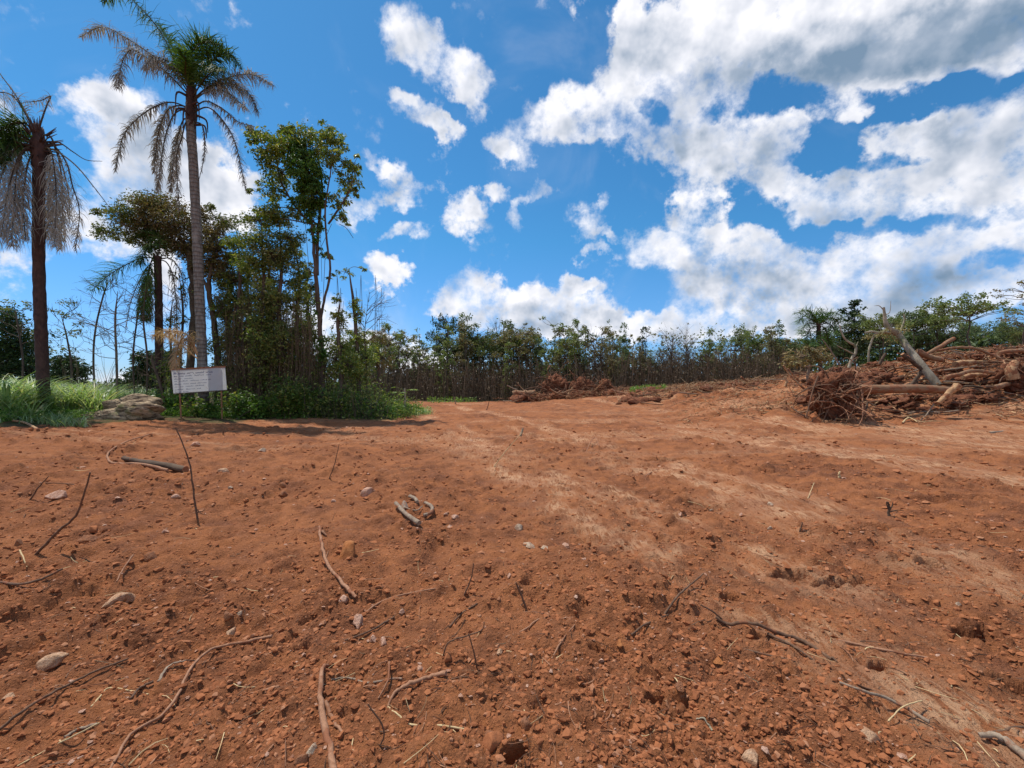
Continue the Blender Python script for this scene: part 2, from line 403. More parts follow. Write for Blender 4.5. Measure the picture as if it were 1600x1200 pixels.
def relief(x, y, sp=None, want='z'):
    x = np.asarray(x, dtype=np.float64); y = np.asarray(y, dtype=np.float64)
    if sp is None: sp = .006
    def fade(lam): return sstep(1.3, 2.6, lam / sp)
    dist = np.hypot(x, y)
    s, t = track_coords(x, y)
    warp = .5 * fbm(x * .9, y * .9, 5)
    zone = sstep(.0, 1.3, s + warp)                                    # right of the first track the ground is scraped flat
    band = vnoise((s + .15 * warp) * 1.15, t * .10 + 3, 21) + .45 * vnoise(s * 3.1, t * .2, 22) + .3 * vnoise(s * 7, t * .6, 23)
    brk = sstep(-.30, .18, fbm(x * .8 + 4, y * .55, 28, 3)) 
    tr = sstep(-.08, .26, band) * zone * (1 - sstep(26, 34, dist)) * brk
    # a pale scraped streak running through the middle
    path = np.exp(-((s - .88 - .3 * warp) / .36) ** 2) * (1 - sstep(7.5, 10, y)) * sstep(-.15, .25, fbm(x * 1.6, y * 1.1, 31))
    path2 = np.exp(-((x + .9 * (y - 9.6) * .5 + .5) / .9) ** 2) * np.exp(-((y - 10) / 1.4) ** 2)
    path = np.maximum(path, .9 * np.exp(-((s - 3.3 - .5 * warp) / .55) ** 2) * (1 - sstep(7.5, 10, y)) * sstep(-.2, .2, fbm(x * 1.1, y * .7, 36)))
    far_str = sstep(.0, .3, fbm(x * .35, y * 1.6, 33)) * sstep(7, 11, y) * .42 * (1 - sstep(16, 24, y))
    tan = np.clip(1.15 * np.maximum.reduce([tr * .95, path, path2 * .7, far_str]), 0, 1)
    v = veg_mask(x, y)
    rough = np.clip(1 - .78 * tan, 0, 1)
    z = .11 * fbm(x * .33, y * .33, 1) + .07 * fbm(x * 1.1, y * 1.1, 2, 2) * (1 - .4 * tan)
    z = z + .045 * fade(.28) * (np.abs(fbm(x * 3.2, y * 3.2, 3, 3)) * 2 - .4) * rough
    z = z + .022 * fade(.09) * fbm(x * 11, y * 11, 4, 2) * (.35 + .65 * rough) + .012 * fade(.035) * fbm(x * 29, y * 29, 6, 2) * (.35 + .65 * rough)
    z = z + .005 * fade(.015) * fbm(x * 70, y * 70, 8, 1)
    # grooves combed along the tracks
    z = z + (.022 * fade(.14) * vnoise(s * 9, t * 1.1, 24) + .012 * fade(.05) * vnoise(s * 26, t * 3.2, 25)) * zone * (.35 + .65 * tan)
    wx = x + .02 * vnoise(x * 20, y * 20, 41); wy = y + .02 * vnoise(x * 20, y * 20, 42)
    patch = sstep(-.22, .22, fbm(x * .9, y * .9, 51)) * rough
    z = z + clods(wx, wy, .62, .50, 61, .5) * fade(.3) * (.25 + .5 * patch) * (.2 + .8 * rough) * .62
    z = z + clods(wx, wy, .23, .8, 65, .6) * fade(.14) * (.3 + .7 * patch) * .85
    z = z + clods(wx, wy, .085, .85, 69, .65) * fade(.06) * (.4 + .6 * patch) * .9
    z = z + clods(wx, wy, .036, .75, 75, .65) * fade(.025) * (.4 + .6 * patch) * .85
    crack = vnoise(x * 2.3, y * 2.3, 77)
    for (hx, hy, a, b, th, dp) in _holes:
        near = (np.abs(x - hx) < 4 * a) & (np.abs(y - hy) < 4 * a)
        if near.any():
            dx = x[near] - hx; dy = y[near] - hy; c_, s_ = math.cos(th), math.sin(th); a = a * .95; b = b * 1.25
            q = ((dx * c_ + dy * s_) / a) ** 2 + ((-dx * s_ + dy * c_) / b) ** 2
            q = q * (1 + .9 * vnoise(x[near] * 13, y[near] * 13, 91))
            zz = z[near] - 1.2 * dp * sstep(1.9, .3, q) + .16 * dp * np.exp(-((np.sqrt(np.maximum(q, 0)) - 1.35) / .25) ** 2)
            z[near] = zz
    # the pushed-up heap on the right is lumpier
    heap = sstep(5, 8, x) * sstep(13, 15.5, y) * (1 - sstep(30, 34, y))
    z = z + heap * (.35 * np.abs(fbm(x * .8, y * .8, 81, 3)) + .12 * fade(.5) * fbm(x * 3, y * 3, 82, 3))
    z = z * (1 - .5 * v)
    if want == 'z': return z
    return z, tan, v, patch

def ground(x, y, sp=None):
    x = np.asarray(x, dtype=float); y = np.asarray(y, dtype=float)
    sc = x.ndim == 0
    xx = np.atleast_1d(x); yy = np.atleast_1d(y)
    s = np.maximum(.006, .0045 * np.maximum(yy, 0)) if sp is None else sp
    z = macro(xx, yy) + relief(xx, yy, s)
    return float(z[0]) if sc else z

# ------------------------------------------------------------------ materials
def new_mat(name):
    m = bpy.data.materials.new(name); m.use_nodes = True; m.node_tree.nodes.clear()
    g = NG(m.node_tree); out = g.node('ShaderNodeOutputMaterial')
    return m, g, out

def principled(g, out, col, rough=.9, spec=.2, bump=None, bstr=.5, bdist=.01, **kw):
    p = g.node('ShaderNodeBsdfPrincipled')
    g.put(p.inputs['Base Color'], col if not isinstance(col, tuple) else (*col[:3], 1))
    g.put(p.inputs['Roughness'], rough); p.inputs['Specular IOR Level'].default_value = spec
    if bump is not None:
        b = g.node('ShaderNodeBump'); b.inputs['Strength'].default_value = bstr; b.inputs['Distance'].default_value = bdist
        g.put(b.inputs['Height'], bump); g.L.new(b.outputs[0], p.inputs['Normal'])
    g.L.new(p.outputs[0], out.inputs[0])
    return p

def wood_mat(name, c1, c2, c3=None, scale=8., stretch=(1, 1, 1), rough=.88, bstr=.6, bd=.01, soil=0.):
    m, g, out = new_mat(name)
    tc = g.node('ShaderNodeTexCoord').outputs['Object']
    v = g.vm('MULTIPLY', tc, stretch)
    n = g.noise(v, scale, 7, .62, .6)
    n2 = g.noise(v, scale * 6, 4, .6)
    col = g.mix(g.mr(n, .35, .65), c1, c2)
    if c3: col = g.mix(g.mr(g.noise(tc, scale * .5, 4, .6), .55, .66, smooth=True), col, c3)
    if soil: col = g.mix(g.mr(g.noise(tc, 5, 5, .6), .66 - soil * .3, .72 - soil * .3, 0, .85, smooth=True), col, (.27, .098, .046))
    col = g.mix(g.mr(n2, .3, .7, 0, .35), col, g.vm('SCALE', col, s=.45))
    principled(g, out, col, rough, .25, g.m('ADD', n, g.m('MULTIPLY', n2, .5)), bstr, bd)
    return m

def leaf_mat(name, cols, trans=.35, rough=.5, vary=.35, spec=.35, tt=(1.25, 1.25, .6)):
    """each leaf takes its own tone"""
    m, g, out = new_mat(name)
    geo = g.node('ShaderNodeNewGeometry')
    r = geo.outputs['Random Per Island']
    oi = g.node('ShaderNodeObjectInfo')
    stops = [(i / max(1, len(cols) - 1), c) for i, c in enumerate(cols)]
    col = g.ramp(r, stops)
    tc = g.node('ShaderNodeTexCoord')
    nz = g.noise(tc.outputs['Object'], 1.1, 3, .6)
    k = g.m('ADD', g.mr(nz, .3, .7, 1.2 - vary, 1.2 + vary), g.mr(oi.outputs['Random'], 0, 1, -.18, .18))
    col = g.vm('SCALE', col, s=k)
    d = g.node('ShaderNodeBsdfPrincipled'); g.L.new(col, d.inputs['Base Color'])
    d.inputs['Roughness'].default_value = rough; d.inputs['Specular IOR Level'].default_value = spec
    t = g.node('ShaderNodeBsdfTranslucent'); g.L.new(g.vm('MULTIPLY', col, tt), t.inputs[0])
    mx = g.node('ShaderNodeMixShader'); mx.inputs[0].default_value = trans
    g.L.new(d.outputs[0], mx.inputs[1]); g.L.new(t.outputs[0], mx.inputs[2]); g.L.new(mx.outputs[0], out.inputs[0])
    return m

SOIL = (.390, .143, .054); SOIL_D = (.150, .055, .026); TAN = (.60, .34, .19)
def ground_mat():
    m, g, out = new_mat('red_soil')
    tc = g.node('ShaderNodeTexCoord').outputs['Object']
    at = lambda nm: g.node('ShaderNodeAttribute', attribute_name=nm).outputs['Fac']
    tan = at('tan'); veg = at('veg'); patch = at('patch')
    big = g.noise(tc, .45, 5, .6); mid = g.noise(tc, 3.2, 6, .62); fine = g.noise(tc, 34, 6, .65); grain = g.noise(tc, 150, 4, .7)
    col = g.mix(g.mr(mid, .38, .60), SOIL_D, SOIL)
    col = g.mix(g.m('MULTIPLY', patch, g.mr(g.noise(tc, 7, 6, .68), .44, .60, 0, .55, smooth=True)), col, (.15, .056, .028))
    col = g.mix(g.mr(big, .38, .64, 0, .55, smooth=True), col, (.40, .152, .062))
    col = g.mix(g.mr(g.noise(tc, 1.3, 5, .6), .52, .68, 0, .55, smooth=True), col, (.19, .078, .046))
    # bright dried crumbs and darker damp grains
    vor = g.node('ShaderNodeTexVoronoi', feature='F1'); vor.inputs['Scale'].default_value = 48; g.L.new(tc, vor.inputs['Vector'])
    sc = g.node('ShaderNodeSeparateColor'); g.L.new(vor.outputs['Color'], sc.inputs[0])
    pe = g.m('MULTIPLY', g.mr(sc.outputs[0], .86, .93), g.mr(vor.outputs['Distance'], .45, .3))
    col = g.mix(g.m('MULTIPLY', pe, .6), col, (.52, .25, .14))
    col = g.mix(g.mr(fine, .40, .70, 0, .45), col, (.47, .185, .088))
    col = g.mix(g.mr(grain, .5, .3, 0, .45), col, (.13, .045, .024))
    # smeared pale subsoil on the scraped tracks
    sm = g.noise(g.vm('MULTIPLY', tc, (14, 3.2, 5)), 1.6, 8, .70, .5)
    k = g.m('MULTIPLY', tan, g.mr(sm, .40, .56, 0, 1, smooth=True))
    tcol = g.mix(g.mr(g.noise(tc, 2.2, 4, .5), .4, .6), TAN, (.43, .20, .105))
    col = g.mix(g.m('MULTIPLY', k, .9), col, tcol)
    # litter under the plants
    lit = g.mix(g.mr(fine, .4, .6), (.075, .05, .028), (.16, .11, .055))
    lit = g.mix(g.mr(mid, .45, .6), lit, (.05, .07, .02))
    col = g.mix(g.m('MULTIPLY', veg, g.mr(mid, .2, .45)), col, lit)
    h = g.m('ADD', g.m('MULTIPLY', g.noise(tc, 60, 8, .68), 1.0), g.m('MULTIPLY', mid, .4))
    h = g.m('SUBTRACT', h, g.m('MULTIPLY', g.mr(vor.outputs['Distance'], 0, .5, 0, 1), .25))
    principled(g, out, col, .95, .12, h, 1.0, .03)
    return m
M_soil = ground_mat()

def clod_mat(name, a, b, c):
    m, g, out = new_mat(name)
    geo = g.node('ShaderNodeNewGeometry'); tc = g.node('ShaderNodeTexCoord').outputs['Object']
    col = g.ramp(geo.outputs['Random Per Island'], [(0, a), (.55, b), (.9, b), (1, c)])
    n = g.noise(tc, 45, 6, .65)
    col = g.mix(g.mr(n, .35, .65, 0, .35), col, SOIL_D)
    principled(g, out, col, .95, .12, n, .6, .008)
    return m
M_clod = clod_mat('soil_clods', (.25, .088, .038), (.39, .143, .060), (.46, .22, .12))
def earth_mat():
    m, g, out = new_mat('dug_earth')
    tc = g.node('ShaderNodeTexCoord').outputs['Object']
    n = g.noise(tc, 5, 8, .68); n2 = g.noise(tc, 26, 6, .7); n3 = g.noise(tc, 1.1, 3, .5)
    col = g.mix(g.mr(n, .38, .62), (.15, .057, .034), (.36, .145, .075))
    col = g.mix(g.mr(n2, .55, .7, 0, .5), col, (.42, .20, .11))
    col = g.mix(g.mr(n3, .5, .65, 0, .6), col, (.19, .08, .052))
    principled(g, out, col, .95, .1, g.m('ADD', n, g.m('MULTIPLY', n2, .5)), 1.0, .14)
    return m
M_earth = earth_mat()
def stone_mat(name, c1, c2, c3, s=22):
    m, g, out = new_mat(name)
    tc = g.node('ShaderNodeTexCoord').outputs['Object']
    n = g.noise(tc, s, 6, .65); n3 = g.noise(tc, s * .35, 4, .6, .5)
    col = g.mix(g.mr(n, .38, .62), c1, c2)
    col = g.mix(g.mr(n3, .5, .62, 0, .85, smooth=True), col, c3)
    nz = g.node('ShaderNodeSeparateXYZ'); ge = g.node('ShaderNodeNewGeometry'); g.L.new(ge.outputs['Position'], nz.inputs[0])
    dn = g.noise(tc, s * 1.7, 5, .65)
    nn_ = g.node('ShaderNodeSeparateXYZ'); g.L.new(ge.outputs['Normal'], nn_.inputs[0])
    dust = g.m('ADD', g.mr(dn, .43, .62, 0, .55, smooth=True), g.mr(nn_.outputs[2], .5, .0, 0, .6), clamp=True)
    col = g.mix(dust, col, SOIL)
    principled(g, out, col, .92, .12, g.m('ADD', n, g.noise(tc, s * 3, 5, .7)), 1.0, .02)
    return m
M_st_pale = stone_mat('pale_stone', (.60, .36, .21), (.70, .46, .30), (.36, .15, .075))
M_st_pink = stone_mat('pinkish_stone', (.62, .35, .24), (.70, .45, .33), (.38, .16, .09))
M_st_brown = stone_mat('brown_stone', (.30, .135, .075), (.38, .17, .09), (.22, .08, .04))
M_st_orange = stone_mat('orange_stone', (.42, .15, .05), (.52, .22, .085), (.30, .10, .045), 14)
M_st_white = stone_mat('whitish_stone', (.52, .38, .26), (.62, .48, .35), (.38, .18, .10))
M_st_grey = stone_mat('grey_stone', (.40, .30, .23), (.47, .37, .28), (.30, .14, .08))

M_bark_palm = None
def palm_bark():
    m, g, out = new_mat('palm_bark')
    tc = g.node('ShaderNodeTexCoord').outputs['Object']
    s = g.node('ShaderNodeSeparateXYZ'); g.L.new(tc, s.inputs[0])
    nz = g.noise(tc, 3, 4, .6)
    rings = g.m('SINE', g.m('ADD', g.m('MULTIPLY', s.outputs[2], 42.0), g.m('MULTIPLY', nz, 7.0)))
    n = g.noise(g.vm('MULTIPLY', tc, (1, 1, .25)), 14, 6, .65)
    col = g.mix(g.mr(n, .35, .65), (.14, .125, .108), (.30, .275, .24))
    col = g.mix(g.mr(rings, .2, 1, 0, .55), col, (.06, .043, .033))
    col = g.mix(g.mr(g.noise(tc, 1.2, 4, .6), .56, .66, 0, .7), col, (.34, .32, .28))
    col = g.mix(g.mr(s.outputs[2], 1.6, .3, 0, .75), col, (.045, .03, .025))     # darker towards the foot
    principled(g, out, col, .9, .2, g.m('ADD', g.m('MULTIPLY', rings, .35), n), .8, .02)
    return m
M_palm = palm_bark()
M_palm_dark = wood_mat('palm_bark_dark', (.055, .032, .028), (.11, .062, .05), None, 9, (1, 1, .5), bd=.02)
M_bark = wood_mat('grey_brown_bark', (.11, .08, .06), (.25, .20, .15), (.30, .26, .21), 7, (1, 1, .25), bd=.02)
M_bark_dk = wood_mat('dark_bark', (.07, .05, .038), (.17, .125, .09), None, 7, (1, 1, .25), bd=.02)
M_bark_far = wood_mat('far_bark', (.06, .045, .035), (.15, .115, .085), (.26, .22, .17), 3, (1, 1, .3), bd=.02)
M_root = wood_mat('root_wood', (.30, .14, .075), (.46, .24, .14), None, 30, (1, 1, 1), bd=.004, soil=.35)
M_rootdk = wood_mat('dark_root_wood', (.10, .055, .035), (.22, .12, .07), None, 30, (1, 1, 1), bd=.004, soil=.25)
M_straw = wood_mat('dry_straw', (.55, .38, .19), (.70, .52, .28), None, 30, (1, 1, 1), bd=.003)
M_stickgrey = wood_mat('grey_dead_wood', (.22, .15, .105), (.40, .30, .21), None, 22, (1, 1, 1), bd=.005, soil=.3)
M_log = wood_mat('dirty_log_bark', (.20, .11, .06), (.38, .22, .125), (.48, .33, .2), 5, (.25, 1, 1), bd=.02, soil=.55)
M_logdk = wood_mat('dark_log_bark', (.07, .045, .03), (.17, .11, .07), None, 8, (.3, 1, 1), bd=.015, soil=.2)
M_pale = wood_mat('pale_bark', (.26, .21, .14), (.50, .43, .31), (.20, .20, .11), 6, (1, 1, .6), bd=.012)
M_split = wood_mat('split_wood', (.40, .22, .11), (.58, .36, .19), None, 14, (.3, 1, 1), bd=.01, soil=.5)
M_brush = leaf_mat('dry_brush', [(.10, .05, .03), (.24, .125, .065), (.38, .22, .115), (.50, .33, .18)], .05, .9, .3, .1)
M_thicket = leaf_mat('dry_thicket', [(.07, .048, .034), (.12, .082, .053), (.17, .12, .078), (.20, .15, .10)], .05, .9, .3, .1)
M_leaf_a = leaf_mat('leaves_green', [(.045, .085, .012), (.09, .145, .020), (.17, .21, .035), (.32, .32, .09)], .38, .42, .35, .5)
M_leaf_vine = leaf_mat('leaves_vine', [(.025, .065, .008), (.05, .12, .014), (.095, .18, .024)], .3, .45, .3, .4)
M_leaf_b = leaf_mat('leaves_olive', [(.055, .085, .018), (.10, .14, .026), (.18, .20, .045), (.26, .23, .09)], .3, .5)
M_leaf_br = leaf_mat('leaves_brownish', [(.09, .07, .032), (.155, .115, .05), (.18, .14, .055), (.10, .13, .03), (.32, .21, .11)], .25, .6)
M_leaf_y = leaf_mat('leaves_yellowgreen', [(.09, .15, .02), (.15, .22, .03), (.22, .28, .05), (.07, .13, .02)], .4, .45)
M_leaf_dk = leaf_mat('leaves_dark', [(.012, .03, .008), (.025, .055, .012), (.05, .085, .02)], .25, .5)
M_leaf_far = leaf_mat('leaves_far', [(.08, .12, .035), (.13, .18, .045), (.18, .22, .07), (.24, .24, .11)], .3, .6)  # the three far leaf materials: lightened colour stands in for haze
M_leaf_far2 = leaf_mat('leaves_far_bluish', [(.055, .09, .04), (.10, .14, .055), (.15, .18, .08)], .3, .6)
M_leaf_farb = leaf_mat('leaves_far_brown', [(.13, .11, .055), (.19, .15, .08), (.13, .15, .05), (.27, .21, .13)], .3, .6)
M_fr_green = leaf_mat('frond_green', [(.018, .05, .012), (.04, .09, .018), (.075, .14, .03), (.12, .19, .05)], .3, .6, .3, .18)
M_fr_dry = leaf_mat('frond_dry', [(.16, .145, .12), (.27, .245, .20), (.38, .35, .29), (.22, .18, .13)], .3, .7, .25, tt=(1.05, 1.0, .9))
M_fr_tan = leaf_mat('frond_tan', [(.30, .19, .10), (.42, .28, .15), (.5, .36, .22)], .3, .7, .25)
M_rachis = wood_mat('frond_stalk', (.05, .04, .028), (.12, .09, .055), None, 12, (1, 1, 1), bd=.004)
M_grass = leaf_mat('tall_grass', [(.09, .16, .045), (.15, .24, .07), (.23, .33, .13), (.36, .44, .26), (.34, .32, .17)], .4, .45, .3, .5)
M_herb = leaf_mat('low_herbs', [(.05, .12, .018), (.10, .19, .03), (.18, .28, .06)], .4, .45, .35, .4)

# ------------------------------------------------------------------ ground sheet: dense near the camera, out to the horizon
def ground_sheet():
    y0 = list(-np.geomspace(1, 900, 26)[::-1]) + list(np.linspace(-.9, 1.15, 12))
    y = [1.2]
    while y[-1] < 62: y.append(y[-1] * 1.0044 if y[-1] < 24 else y[-1] * 1.007)
    while y[-1] < 2500: y.append(y[-1] * 1.12)
    ys = np.array(y0 + y)
    u = [0.0]
    while u[-1] < 1.22: u.append(u[-1] + .0046)
    while u[-1] < 1.6: u.append(u[-1] + .012)
    while u[-1] < 60: u.append(u[-1] * 1.16)
    u = np.array(u); us = np.concatenate([-u[:0:-1], u])
    Wd = np.where(ys > .6, ys + .25, .85 + .25 + np.abs(ys - .6) * .12)
    X = us[None] * Wd[:, None]; Y = np.repeat(ys[:, None], len(us), 1)
    ny, nx = X.shape
    sp = np.maximum(.006, .0045 * np.maximum(Y, 0)).ravel()
    sp = np.where(np.abs(us)[None].repeat(ny, 0).ravel() > 1.25, sp * 5, sp); sp = np.where(Y.ravel() < 1.1, .3, sp)
    x = X.ravel(); yv = Y.ravel()
    z, tan, v, patch = relief(x, yv, sp, 'all')
    z = z + macro(x, yv)
    Vt = np.stack([x, yv, z], -1)
    i = np.arange(ny - 1)[:, None]; j = np.arange(nx - 1)[None]
    q = np.stack([i * nx + j, i * nx + j + 1, (i + 1) * nx + j + 1, (i + 1) * nx + j], -1).reshape(-1, 4)
    mb = MB().add(Vt, q)
    o = mb.build('ground', M_soil)
    for nm, a in (('tan', tan), ('veg', v), ('patch', patch)):
        at = o.data.attributes.new(nm, 'FLOAT', 'POINT'); at.data.foreach_set('value', a.astype(np.float32))
    tag(o, kind='structure')
    print('ground quads', len(q))
    return o
ground_sheet()

# ------------------------------------------------------------------ plants: builders
def rnd_unit(rs, n):
    v = rs.normal(size=(n, 3)); return v / (np.linalg.norm(v, axis=1, keepdims=True) + 1e-9)

def add_leaves(mb, c, size, rs, mat=0, droop=.5, width=.42, jit=.35):
    """one folded diamond of two faces per leaf"""
    c = np.asarray(c, dtype=float); n = len(c)
    if n == 0: return
    d = rnd_unit(rs, n); d[:, 2] = d[:, 2] * .6 - droop; d /= np.linalg.norm(d, axis=1, keepdims=True)
    s = np.cross(d, rnd_unit(rs, n)); s /= (np.linalg.norm(s, axis=1, keepdims=True) + 1e-9)
    L = (size * (1 + jit * rs.normal(size=n)).clip(.4, 1.9))[:, None]
    nrm = np.cross(d, s)
    v0 = c; v1 = c + d * L * .45 + s * L * width * .5 + nrm * L * .06; v2 = c + d * L - nrm * L * .08; v3 = c + d * L * .45 - s * L * width * .5 + nrm * L * .06
    V = np.stack([v0, v1, v2, v3], 1).reshape(-1, 3)
    mb.add(V, np.arange(n * 4).reshape(-1, 4), mat)

def add_cards(mb, P0, P1, w, mat=0, rs=None):
    """thin straight blades from P0 to P1"""
    d = P1 - P0; s = np.cross(d, rnd_unit(rs, len(d))); s /= (np.linalg.norm(s, axis=1, keepdims=True) + 1e-9)
    w = np.broadcast_to(np.asarray(w, dtype=float), (len(d),))[:, None]
    V = np.stack([P0 - s * w, P0 + s * w, P1 + s * w * .25, P1 - s * w * .25], 1).reshape(-1, 3)
    mb.add(V, np.arange(len(d) * 4).reshape(-1, 4), mat)

def add_many_tubes(mb, A, Bp, r0, r1, mat=0, n=3, seg=1, bend=0., rs=None):
    """straight or slightly bent thin tapered rods, all at once"""
    A = np.asarray(A, dtype=float); Bp = np.asarray(Bp, dtype=float); k = len(A)
    if k == 0: return
    D = Bp - A; T = D / (np.linalg.norm(D, axis=1, keepdims=True) + 1e-9)
    h = np.tile(np.array([[.31, .2, .93]]), (k, 1)); h[np.abs(T[:, 2]) > .8] = (1, .1, 0)
    S = np.cross(T, h); S /= (np.linalg.norm(S, axis=1, keepdims=True) + 1e-9); Q = np.cross(S, T)
    r0 = np.broadcast_to(r0, (k,)); r1 = np.broadcast_to(r1, (k,))
    off = (rnd_unit(rs, k) * np.linalg.norm(D, axis=1, keepdims=True) * bend) if bend else 0
    a = np.arange(n) / n * 2 * np.pi
    rings = []
    for i in range(seg + 1):
        t = i / seg; c = A + D * t + (off * math.sin(math.pi * t) if bend else 0); r = (r0 * (1 - t) + r1 * t)[:, None, None]
        rings.append(c[:, None] + r * (np.cos(a)[None, :, None] * S[:, None] + np.sin(a)[None, :, None] * Q[:, None]))
    V = np.stack(rings, 1).reshape(-1, 3)
    q = []
    for i in range(seg):
        for j in range(n): q.append((i * n + j, (i + 1) * n + j, (i + 1) * n + (j + 1) % n, i * n + (j + 1) % n))
    q = np.array(q)
    mb.add(V, (np.arange(k)[:, None, None] * (n * (seg + 1)) + q[None]).reshape(-1, 4), mat)

def crown_points(rs, c, r, n, per=26, spread=.155, hollow=.3):
    """clumps spread through an ellipsoid, each with its own leaves; returns leaf points and clump centres"""
    k = max(2, n // per)
    u = rnd_unit(rs, k) * (hollow + (1 - hollow) * rs.rand(k, 1) ** .6)
    cc = np.asarray(c) + u * np.asarray(r)
    sp = spread * np.mean(r)
    w = rs.rand(k) + .35; w = w / w.sum(); cnt = np.maximum(3, (w * n).astype(int))
    idx = np.repeat(np.arange(k), cnt)
    P = cc[idx] + rs.normal(size=(len(idx), 3)) * sp * np.array([1.15, 1.15, .8])
    return P, cc

DENS = 2.1
def leafy(name, label, cat, trunks, clusters, leafm, barkm, size=.10, group=None, origin=None, n_sides=8, twig=.007, droop=.4, seed=1, crown_mats=None, vines=(), dens=None, spread=.155):
    """trunks: [(points, radii)], clusters: [(centre, radii, leaves, material index)]"""
    rs = np.random.RandomState(seed)
    o0 = tuple(trunks[0][0][0]) if origin is None else origin
    root = thing(name, label, cat, o0, group)
    tb = MB(); nodes = []
    for k, (p, r) in enumerate(trunks):
        P = smooth_path(p, 5)
        rr = np.interp(np.linspace(0, 1, len(P)), np.linspace(0, 1, len(r)), r)
        P[1:-1] += rs.normal(size=(len(P) - 2, 3)) * rr[1:-1, None] * .16
        add_tube(tb, P, rr, n_sides, bump=.07, seed=seed + k)
        for q, w in zip(P[2:], rr[2:]): nodes.append((*q, w))
    nodes = np.array(nodes)
    cb = MB()
    for (c, r, n, mi) in clusters:
        P, cc = crown_points(rs, c, r, int(n * (dens or DENS)), spread=spread)
        add_leaves(cb, P, size, rs, mi, droop)
        # a limb from the trunk into this clump of foliage, twigs out to the leaves
        c = np.asarray(c, dtype=float)
        dd = np.linalg.norm(nodes[:, :3] - c, axis=1) + np.maximum(0, nodes[:, 2] - c[2] + .15 * r[2]) * 3
        q = nodes[np.argmin(dd)]
        mid = (q[:3] + c) / 2 + rs.normal(size=3) * .08 * np.linalg.norm(q[:3] - c) + np.array([0, 0, .06])
        lim = smooth_path([q[:3], mid, c], 4)
        add_tube(tb, lim, np.linspace(min(q[3] * .6, .05), .012, len(lim)), 5)
        add_many_tubes(tb, np.repeat(lim[-3][None], len(cc), 0) * .35 + c * .65 + rs.normal(size=cc.shape) * .06 * np.mean(r), cc, twig * 1.6, twig * .6, 0, 3, 2, .12, rs)
    tb.build('trunk', barkm, root)
    if clusters: cb.build('crown', crown_mats or leafm, root, smooth=False)
    if vines:
        vb = MB()
        for (p0, p1, sag, w) in vines:
            p0 = np.asarray(p0, dtype=float); p1 = np.asarray(p1, dtype=float)
            m = (p0 + p1) / 2 - np.array([0, 0, sag])
            add_tube(vb, smooth_path([p0, m, p1], 5), w, 4)
        vb.build('vines', barkm, root)
    return root

# ---- palm fronds
def frond(parent, pts, leaf_len, n, mat, rs, hang=.5, width=.016, rad=.02, seg=3, lift=.5, start=.18, name='frond', thin=1., rmat=None):
    """stalk through pts, leaflets both sides in several planes; hang 0 = stiff, 1 = limp"""
    P = smooth_path(pts, 6)
    L = np.concatenate([[0], np.cumsum(np.linalg.norm(np.diff(P, axis=0), axis=1))]); t = L / L[-1]
    mb = MB()
    add_tube(mb, P, rad * (1.0 - .85 * t) + .004, 5, 1)
    ts = start + (1 - start) * (np.arange(n) + rs.rand(n) * .8) / n
    ts = np.clip(ts, 0, .999)
    base = np.stack([np.interp(ts, t, P[:, i]) for i in range(3)], -1)
    T = np.gradient(P, axis=0); T /= np.linalg.norm(T, axis=1, keepdims=True)
    tt = np.stack([np.interp(ts, t, T[:, i]) for i in range(3)], -1)
    tt /= np.linalg.norm(tt, axis=1, keepdims=True)
    side = np.cross(tt, np.array([0.02, .03, 1.])); side /= (np.linalg.norm(side, axis=1, keepdims=True) + 1e-6)
    upv = np.cross(side, tt)
    for sgn in (-1, 1):
        a = rs.normal(0, .6, n) + lift * .6
        d = tt * (.55 + .35 * rs.normal(size=n))[:, None] + sgn * side * np.cos(a)[:, None] * .9 + upv * np.sin(a)[:, None] * .9
        d /= np.linalg.norm(d, axis=1, keepdims=True)
        prof = np.sin(np.pi * np.clip((ts - start) / (1 - start) * .86 + .12, 0, 1)) ** .55
        Ll = leaf_len * prof * (1 + .30 * rs.normal(size=n)).clip(.25, 1.6)
        keep = rs.rand(n) < thin
        b = base; wv = np.cross(d, upv); wv /= (np.linalg.norm(wv, axis=1, keepdims=True) + 1e-6)
        pts_l = [b]
        cur = b; dd = d
        for k in range(seg):
            dd = dd + np.array([0, 0, -1.]) * hang * (.35 + .55 * k) * (1 + .3 * rs.normal(size=(n, 1)))
            dd = dd / np.linalg.norm(dd, axis=1, keepdims=True)
            cur = cur + dd * (Ll / seg)[:, None]
            pts_l.append(cur)
        V = []
        for k, p in enumerate(pts_l):
            w = width * (1 - (k / seg) ** 1.5 * .85) * (.6 if k == 0 else 1)
            V += [p - wv * w * .5, p + wv * w * .5]
        V = np.stack(V, 1)[keep]
        q = np.array([(2 * k, 2 * k + 1, 2 * k + 3, 2 * k + 2) for k in range(seg)])
        nk = len(V)
        mb.add(V.reshape(-1, 3), (np.arange(nk)[:, None, None] * (2 * seg + 2) + q[None]).reshape(-1, 4), 0)
    return mb.build(name, [mat, rmat or M_rachis], parent, smooth=False)

def px_path(pp, d0, d1=None):
    d1 = d0 if d1 is None else d1
    n = len(pp); return [W(p[0], p[1], d0 + (d1 - d0) * (i / max(1, n - 1)) ** 1.2) for i, p in enumerate(pp)]

def palm_trunk(parent, pts, r0, r1, mat, seed=3, flare=1.25):
    P = smooth_path(pts, 16); m = len(P); t = np.linspace(0, 1, m)
    rr = r0 + (r1 - r0) * t; rr = rr * (1 + (flare - 1) * np.exp(-t * 18))
    rr *= 1 + .03 * np.sin(np.arange(m) * 1.9) + .02 * np.random.RandomState(seed).randn(m)
    mb = MB(); add_tube(mb, P, rr, 14, 0, cap=True, bump=.03, seed=seed)
    return mb.build('trunk', mat, parent)

